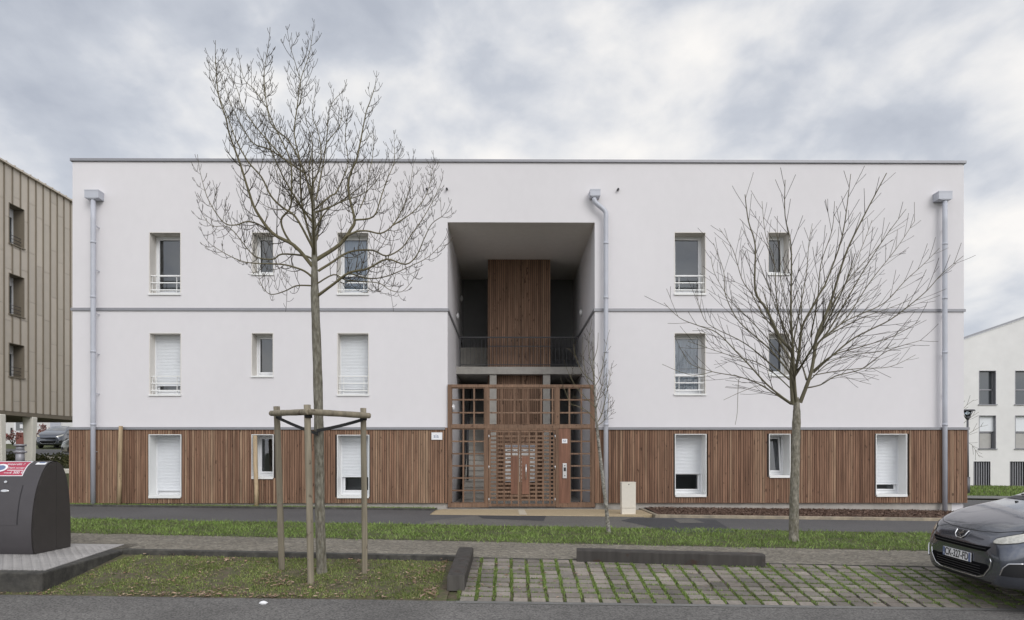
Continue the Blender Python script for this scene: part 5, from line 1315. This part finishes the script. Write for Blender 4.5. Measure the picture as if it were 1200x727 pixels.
# ================================================================ TREES
UP = Vector((0, 0, 1))
def limb(b, pts, r0, r1, n=6):
    """smooth a limb and add it; returns points and radii along it"""
    P = catmull([tuple(p) for p in pts], 4); P = [Vector(p) for p in P]; k = len(P)
    L = [0]
    for i in range(1, k): L.append(L[-1] + (P[i] - P[i-1]).length)
    rr = [r0 + (r1 - r0) * (l / L[-1]) ** .8 for l in L]
    b.tube(P, rr, n, .9, cap=False); return P, rr, L
def twig(b, p, d, length, r, level, style):
    """one shoot growing from p; side shoots follow"""
    k = 4 if level < 2 else 3
    P = [p.copy()]; dd = d.normalized(); seg = length / k
    for i in range(k):
        dd = (dd + UP * style['lift'] * (1.0 if level else .8) + Vector((U(-1, 1), U(-1, 1), U(-1, 1))) * style['wob']).normalized(); P.append(P[-1] + dd * seg)
    rr = [max(style['rmin'], r * (1 - .72 * i / k)) for i in range(k + 1)]
    b.tube(P, rr, 4 if level < 1 else 3, U(.1, .45) if level < 1 else U(0, .15), cap=False)
    if level < style['levels']:
        m = style['kids'](length)
        for i in range(m):
            f = (i + .6 + U(-.2, .2)) / (m + .2); q = f * k; i0 = min(k - 1, int(q)); pp = P[i0].lerp(P[i0+1], q - i0); dr = (P[i0+1] - P[i0]).normalized()
            side = dr.cross(Vector((U(-.5, .5), U(-.8, .8) + .9, U(-.5, .5)))).normalized()
            pairs = (1, -1) if R() < style['pair'] else ((1,) if i % 2 else (-1,))
            for s in pairs:
                nd = (dr * math.cos(style['ang']) + side * s * math.sin(style['ang'])).normalized()
                twig(b, pp, nd, length * style['sub'] * U(.55, 1.15) * (1.15 - .45 * f), rr[i0] * .66, level + 1, style)
def dress(b, P, rr, L, style, start, spacing, length, rmax=1, tip=True):
    tip = style.get('tip', True)
    s = start * L[-1]; side = 1; i = 0
    while s < L[-1]:
        while L[i+1] < s: i += 1
        f = (s - L[i]) / (L[i+1] - L[i] + 1e-9); p = P[i].lerp(P[i+1], f); d = (P[i+1] - P[i]).normalized()
        az = U(-1.0, 1.0); sd = d.cross(Vector((math.sin(az), math.cos(az), .15))).normalized()
        for sg_ in ((1, -1) if R() < style['pair'] else (side,)):
            nd = (d * math.cos(style['ang0']) + sd * sg_ * math.sin(style['ang0'])).normalized()
            g = 1 - .55 * (s / L[-1]); twig(b, p, nd, length * g * U(.6, 1.25), min(rr[i] * .55, style.get('tr', .008)), 0, style)
        side = -side; s += spacing * U(.7, 1.3)
    if tip: twig(b, P[-1], (P[-1] - P[-3]).normalized(), length * .55, rr[-1], 0, style)
def make_tree(label, base, Y, trunk_px, r_base, limbs, extra, style, barkm, twigm, trunk_r, dspread, shoot):
    root = empty('bare_tree'); tag(root, label, 'tree', 'bare trees in front of the block')
    tb = MB(); TP = [at(px, py, Y) for px, py in trunk_px]; TP[0] = Vector(base) - UP * .05
    P = [Vector(p) for p in catmull([tuple(p) for p in TP], 5)]; k = len(P); zs = P[0].z; ze = P[-1].z
    rr = []
    for i, p in enumerate(P):
        f = (p.z - zs) / (ze - zs); r_ = np.interp(f, [a_ for a_, c_ in trunk_r], [c_ for a_, c_ in trunk_r]); rr.append(float(r_) * (1 + .04 * math.sin(i * 2.1)))
    rr[0] *= 1.35; tb.tube(P, rr, 14, .5, cap=False)
    tr = tb.build('trunk', barkm, root)
    cb = MB(); tx = TP[len(TP)//2].x
    for li, (px, r0) in enumerate(limbs):
        dirn = random.choice((-1, 1)) * U(.25, 1.0) * dspread; n = len(px); acc = 0; pts = []
        for i, (x_, y_) in enumerate(px):
            if i: acc += math.hypot(x_ - px[i-1][0], y_ - px[i-1][1])
            f = acc * 0.0105 * (Y / 8.8)
            pts.append(at(x_, y_, Y + dirn * f * (1 - .25 * min(1, f / 3)) + U(-.03, .03)))
        r1 = r0 * style.get('thin', 1.0)
        P_, r_, L_ = limb(cb, pts, r1, max(r1 * .18, style['rmin']))
        if r0 > .0075: dress(cb, P_, r_, L_, style, shoot['start'], shoot['spacing'], shoot['len'])
    for (x_, y_, az, el, ln, r0) in extra:      # limbs that grow towards and away from the road
        p0 = at(x_, y_, Y); pts = [p0]; d_ = Vector((math.cos(az) * math.cos(el), math.sin(az) * math.cos(el), math.sin(el)))
        for i in range(5): d_ = (d_ + UP * .11 + Vector((U(-.1, .1), U(-.1, .1), U(-.05, .05)))).normalized(); pts.append(pts[-1] + d_ * ln / 5)
        P_, r_, L_ = limb(cb, pts, r0, r0 * .25); dress(cb, P_, r_, L_, style, shoot['start'], shoot['spacing'], shoot['len'])
    cb.build('crown', twigm, root); rebase(root, base); return root
LL = [
 ([(366,312),(345,288),(319.6,273.6),(300,247),(291,223),(282,194),(269,158),(264.6,138),(256,111),(252.5,70)], .036),
 ([(319.6,273.6),(302,262.6),(288.8,260),(277.8,263.7),(264.6,262.6),(253.6,250.5),(242.6,230.7),(235,204)], .016),
 ([(369,328),(360,320),(350,315),(330.6,310),(302,309),(284.4,306.6),(264.6,297.8),(247,286.8)], .019),
 ([(365.8,335),(348,335),(335,340.8),(321.8,345),(313,343),(305,331),(303,320)], .014),
 ([(366,304),(357,300),(330.6,298),(319.6,304),(302,302),(291,293),(269,267),(249,265),(238,253)], .018),
 ([(368,294),(362,282),(346,254),(330.6,243),(317.4,229.6),(306.4,207.6),(291,190),(277,165),(266,135),(256,112),(247,88)], .024),
 ([(368,290),(360,265),(354,240),(352,215),(351.5,190),(346,165),(345,150),(349,120),(352,95),(362,65),(366,42)], .024),
 ([(348,293),(335,276),(329.5,258),(339.4,245),(341.6,229.6),(340.5,190),(330,165),(318,140),(312,120),(309,92),(314,56)], .022),
 ([(370,305),(398,286.8),(411,269),(415.6,258),(410,234),(408,216),(412,200),(418,187),(423,163),(429,132),(433,121),(438.7,104)], .036),
 ([(415.6,258),(437.6,254),(446.4,231.8),(453,212),(462,190),(462,171)], .016),
 ([(404,278),(418,271.6),(431,271),(446.4,273.6),(459.6,264.8),(470.6,247),(479.4,223),(484,196)], .018),
 ([(459.6,264.8),(486,247),(501,225),(507,196)], .011),
 ([(372,347),(391,333),(409,320),(431,315),(453,304),(475,310),(488,300),(497,280),(506,262.6),(518,254)], .026),
 ([(373,317.7),(387,309),(409,295.7),(435.5,293.4),(453,300),(470.6,291),(481.7,275.8),(497,253.8),(508,234),(516,217)], .022),
 ([(409,320),(431,326.5),(453,324),(479,313),(501,302),(517,287)], .013),
 ([(371,333),(391,322),(404,328),(422,330),(444,332),(457,340),(471,342),(482,331)], .014),
 ([(370,245),(387,230),(393.6,226.5),(402,209),(408,191),(404.6,160),(407,136)], .017),
 ([(370,235),(378,195.7),(382.6,167),(384.8,134),(391,118.6),(400,109)], .017),
 ([(382.6,167),(398,147),(401,124)], .009),
 ([(422,244),(429,226.5),(433,200),(436.5,184.6),(437.6,158)], .012),
 ([(367,243),(357,203),(339,166),(320,149),(313,127),(309.7,89),(312,70)], .022),
 ([(357,203),(335,188),(315,175),(297.6,168.6),(284,149),(269,118),(258,84)], .018),
 ([(330.6,184),(300,149),(284,124.6),(278,105),(264.6,76)], .013),
 ([(313,127),(297.6,105),(286.6,94),(281.6,76)], .009),
 ([(349,125),(352.6,118),(351.5,94),(340,55)], .010),
 ([(368,270),(384,246),(402,236),(424,228),(440,214),(450,196)], .016),
 ([(367,262),(350,240),(332,218),(322,196),(318,176)], .014),
 ([(367,215),(376,190),(374,160),(366,135),(369,112)], .014),
 ([(366,230),(362,200),(366,170),(358,140),(356,128)], .014)]
EL = [(368, 300, -1.2, .4, 1.5, .022), (368, 285, 1.7, .45, 1.6, .022), (367, 262, -2.0, .5, 1.3, .016), (367, 250, 1.0, .5, 1.3, .016)]
ash = dict(thin=.82, lift=.46, wob=.07, rmin=.0031, levels=1, kids=lambda l: 3 if l > .30 else (2 if l > .16 else 1), pair=.35, ang=.95, ang0=1.1, sub=.45)
tA = make_tree('taller bare tree with upturned knobbly twigs, held by the three post guard', trk, trk.y, [(377.5,672),(376,640),(375,600),(374,520),(372,430),(369,345),(368.5,310),(368,270),(367,240),(366.5,215)], .075, LL, EL, ash, M['bark'], M['twig'], [(0, .076), (.04, .067), (.55, .062), (.72, .055), (.8, .040), (.92, .028), (1, .016)], .55, dict(start=.16, spacing=.11, len=.45))
RL = [
 ([(929,474),(928,457),(927,434.6),(928,412.6),(916,399),(905,377),(898,362),(885,340),(885,288),(877,259),(873,228)], .044),
 ([(933,472),(931,445.6),(929,406),(927,373),(927,343),(927,288),(920,253),(920,211)], .034),
 ([(931,440),(936,415),(940,384),(951,362),(964,338),(968,331),(987,277),(997,204)], .034),
 ([(937.6,472),(948.6,443),(953,423.6),(957,395),(966,373),(975,349.5),(991,298),(1010,258),(1039,203)], .044),
 ([(953,437),(970.6,421),(997,399),(1019,387),(1043,375),(1069.6,355),(1087,340),(1103.5,321.5),(1129,300)], .022),
 ([(944,455),(962,451),(979,441),(1008,433.5),(1023,423.6),(1043,410),(1079.5,399)], .016),
 ([(953,440),(975,436),(1008,432),(1043,430),(1073,416)], .013),
 ([(953,434.6),(975,417),(1003.6,408),(1034,399),(1056,389.5),(1078.5,376)], .017),
 ([(955,418),(959.6,401.6),(986,379.6),(1008,368.6),(1036.6,355),(1060,330),(1080,312),(1101,291)], .020),
 ([(957,404),(970.6,388),(986,362),(999,340),(1014,314),(1038,277),(1062,245)], .020),
 ([(962,398),(990,375),(1020,330),(1050,292),(1072,259)], .016),
 ([(929,474),(916,465),(898,450),(878,428),(863,412.6),(841,390.6),(819,382),(797,373),(778,355)], .024),
 ([(927,474),(907,461),(885,448),(863,441),(834.4,435.7),(808,426),(800,412)], .018),
 ([(925,445),(907,430),(880.6,408),(863,397),(830,380),(820,360),(815,342)], .018),
 ([(927,439),(902.6,410),(880.6,390.6),(863,373),(850,345),(848,318),(836,285)], .020),
 ([(928,412),(916,397),(894,368.6),(880.6,344),(869.6,327.6),(858.6,292),(843,268)], .018),
 ([(922,400),(911,358),(907,305.6),(897,275),(893,236)], .015),
 ([(898,454),(880,446),(867.4,443),(865,454),(864,483),(861.5,498)], .007),
 ([(905,460),(891.6,452),(869.6,459),(848,469)], .007),
 ([(834,436),(815,440),(797,436),(776,427)], .007),
 ([(926,455),(905,436),(885,424),(860,418),(835,410),(806,400)], .013),
 ([(924,430),(900,398),(876,372),(856,352),(838,322),(833,300)], .014),
 ([(928,405),(914,372),(900,335),(888,305),(876,285)], .014),
 ([(930,400),(938,360),(945,320),(948,285),(952,262)], .016),
 ([(950,395),(958,352),(962,310),(975,270),(978,236)], .016),
 ([(956,400),(975,360),(996,322),(1012,285),(1022,258)], .016),
 ([(960,400),(985,385),(1012,372),(1040,362),(1066,352)], .013),
 ([(950,445),(972,425),(1000,416),(1030,412),(1050,402)], .012),
 ([(957,392),(978,352),(1003,318),(1030,288),(1044,268)], .014),
 ([(930,410),(924,370),(915,330),(914,295),(908,268)], .013)]
ER = [(932, 440, -1.4, .6, 2.4, .026), (932, 430, 1.5, .6, 2.4, .026), (930, 455, -1.8, .45, 2.2, .02), (945, 445, 1.2, .5, 2.2, .02)]
map_ = dict(thin=.85, lift=.05, wob=.035, rmin=.0038, levels=1, kids=lambda l: 2 if l > .75 else (1 if l > .5 else 0), pair=.1, ang=.42, ang0=.46, sub=.45, tip=False)
gR = hit(930, 634.5)
tB = make_tree('broad bare tree with straight fanning twigs on the grass at the right', gR, gR.y, [(930,634),(930.5,600),(931.5,560),(932.5,520),(933.5,490),(933.5,474),(933,466)], .09, RL, ER, map_, M['bark_maple'], M['twig_maple'], [(0, .098), (.05, .086), (.5, .080), (.85, .074), (1, .046)], .55, dict(start=.12, spacing=.20, len=.82))
SL = [
 ([(699,497),(704,488),(708,474),(712,455),(716,436)], .012), ([(699,500),(710,490),(713,470),(711,450)], .008),
 ([(698,494),(688,482),(676,476),(668,472),(660,452)], .011), ([(698,478),(686,466),(674,452),(664,432)], .010),
 ([(697,462),(688,445),(684,425),(683,405)], .009), ([(696,455),(704,440),(708,418),(712,396)], .009),
 ([(696,440),(691,420),(690,400),(692,385)], .008), ([(695,425),(700,408),(701,390)], .007), ([(697,470),(707,462),(711,440)], .007),
 ([(696,448),(684,438),(675,420),(672,404)], .008)]
ES = [(698, 480, -1.4, .8, .9, .009), (697, 460, 1.6, .9, .9, .009), (697, 470, .4, 1.0, .8, .008)]
smt = dict(lift=.12, wob=.10, rmin=.0040, levels=1, kids=lambda l: 2 if l > .22 else 0, pair=.1, ang=.7, ang0=.7, sub=.5)
gS = hit(713.5, 624)
tC = make_tree('thin leaning young tree with pale speckled stem in front of the entrance', gS, gS.y, [(713.5,624),(711,600),(707,566),(702,523),(699,494),(697.5,470),(696.5,445),(695.5,420),(695,388)], .04, SL, ES, smt, M['bark_birch'], M['twig'], [(0, .046), (.1, .038), (.5, .030), (.7, .016), (1, .005)], .5, dict(start=.2, spacing=.21, len=.34))
tC['group'] = 'bare trees in front of the block'
# a slight tree half hidden by the right corner of the block
HL = [([(1118,532),(1135,519),(1148,536)], .016), ([(1118,522),(1136,508),(1151,499)], .018), ([(1118,507),(1134,492),(1147,483)], .016), ([(1118,497),(1130,478),(1141,469)], .014), ([(1118,500),(1108,480),(1100,470)], .016)]
hp_ = at(1118, 560, 34.0); hp_.z = T(hp_.x, 34.0)
hdn = dict(map_); hdn.update(rmin=.007, levels=0)
tD = make_tree('small bare tree mostly hidden behind the right corner of the white block', hp_, 34.0, [(1118,575),(1118,540),(1118,520),(1118,495)], .06, HL, [(1118, 500, 0.5, .8, 1.6, .016)], hdn, M['bark_maple'], M['twig_maple'], [(0, .07), (1, .03)], .3, dict(start=.25, spacing=.35, len=.7))
tD['group'] = 'bare trees beyond the block'
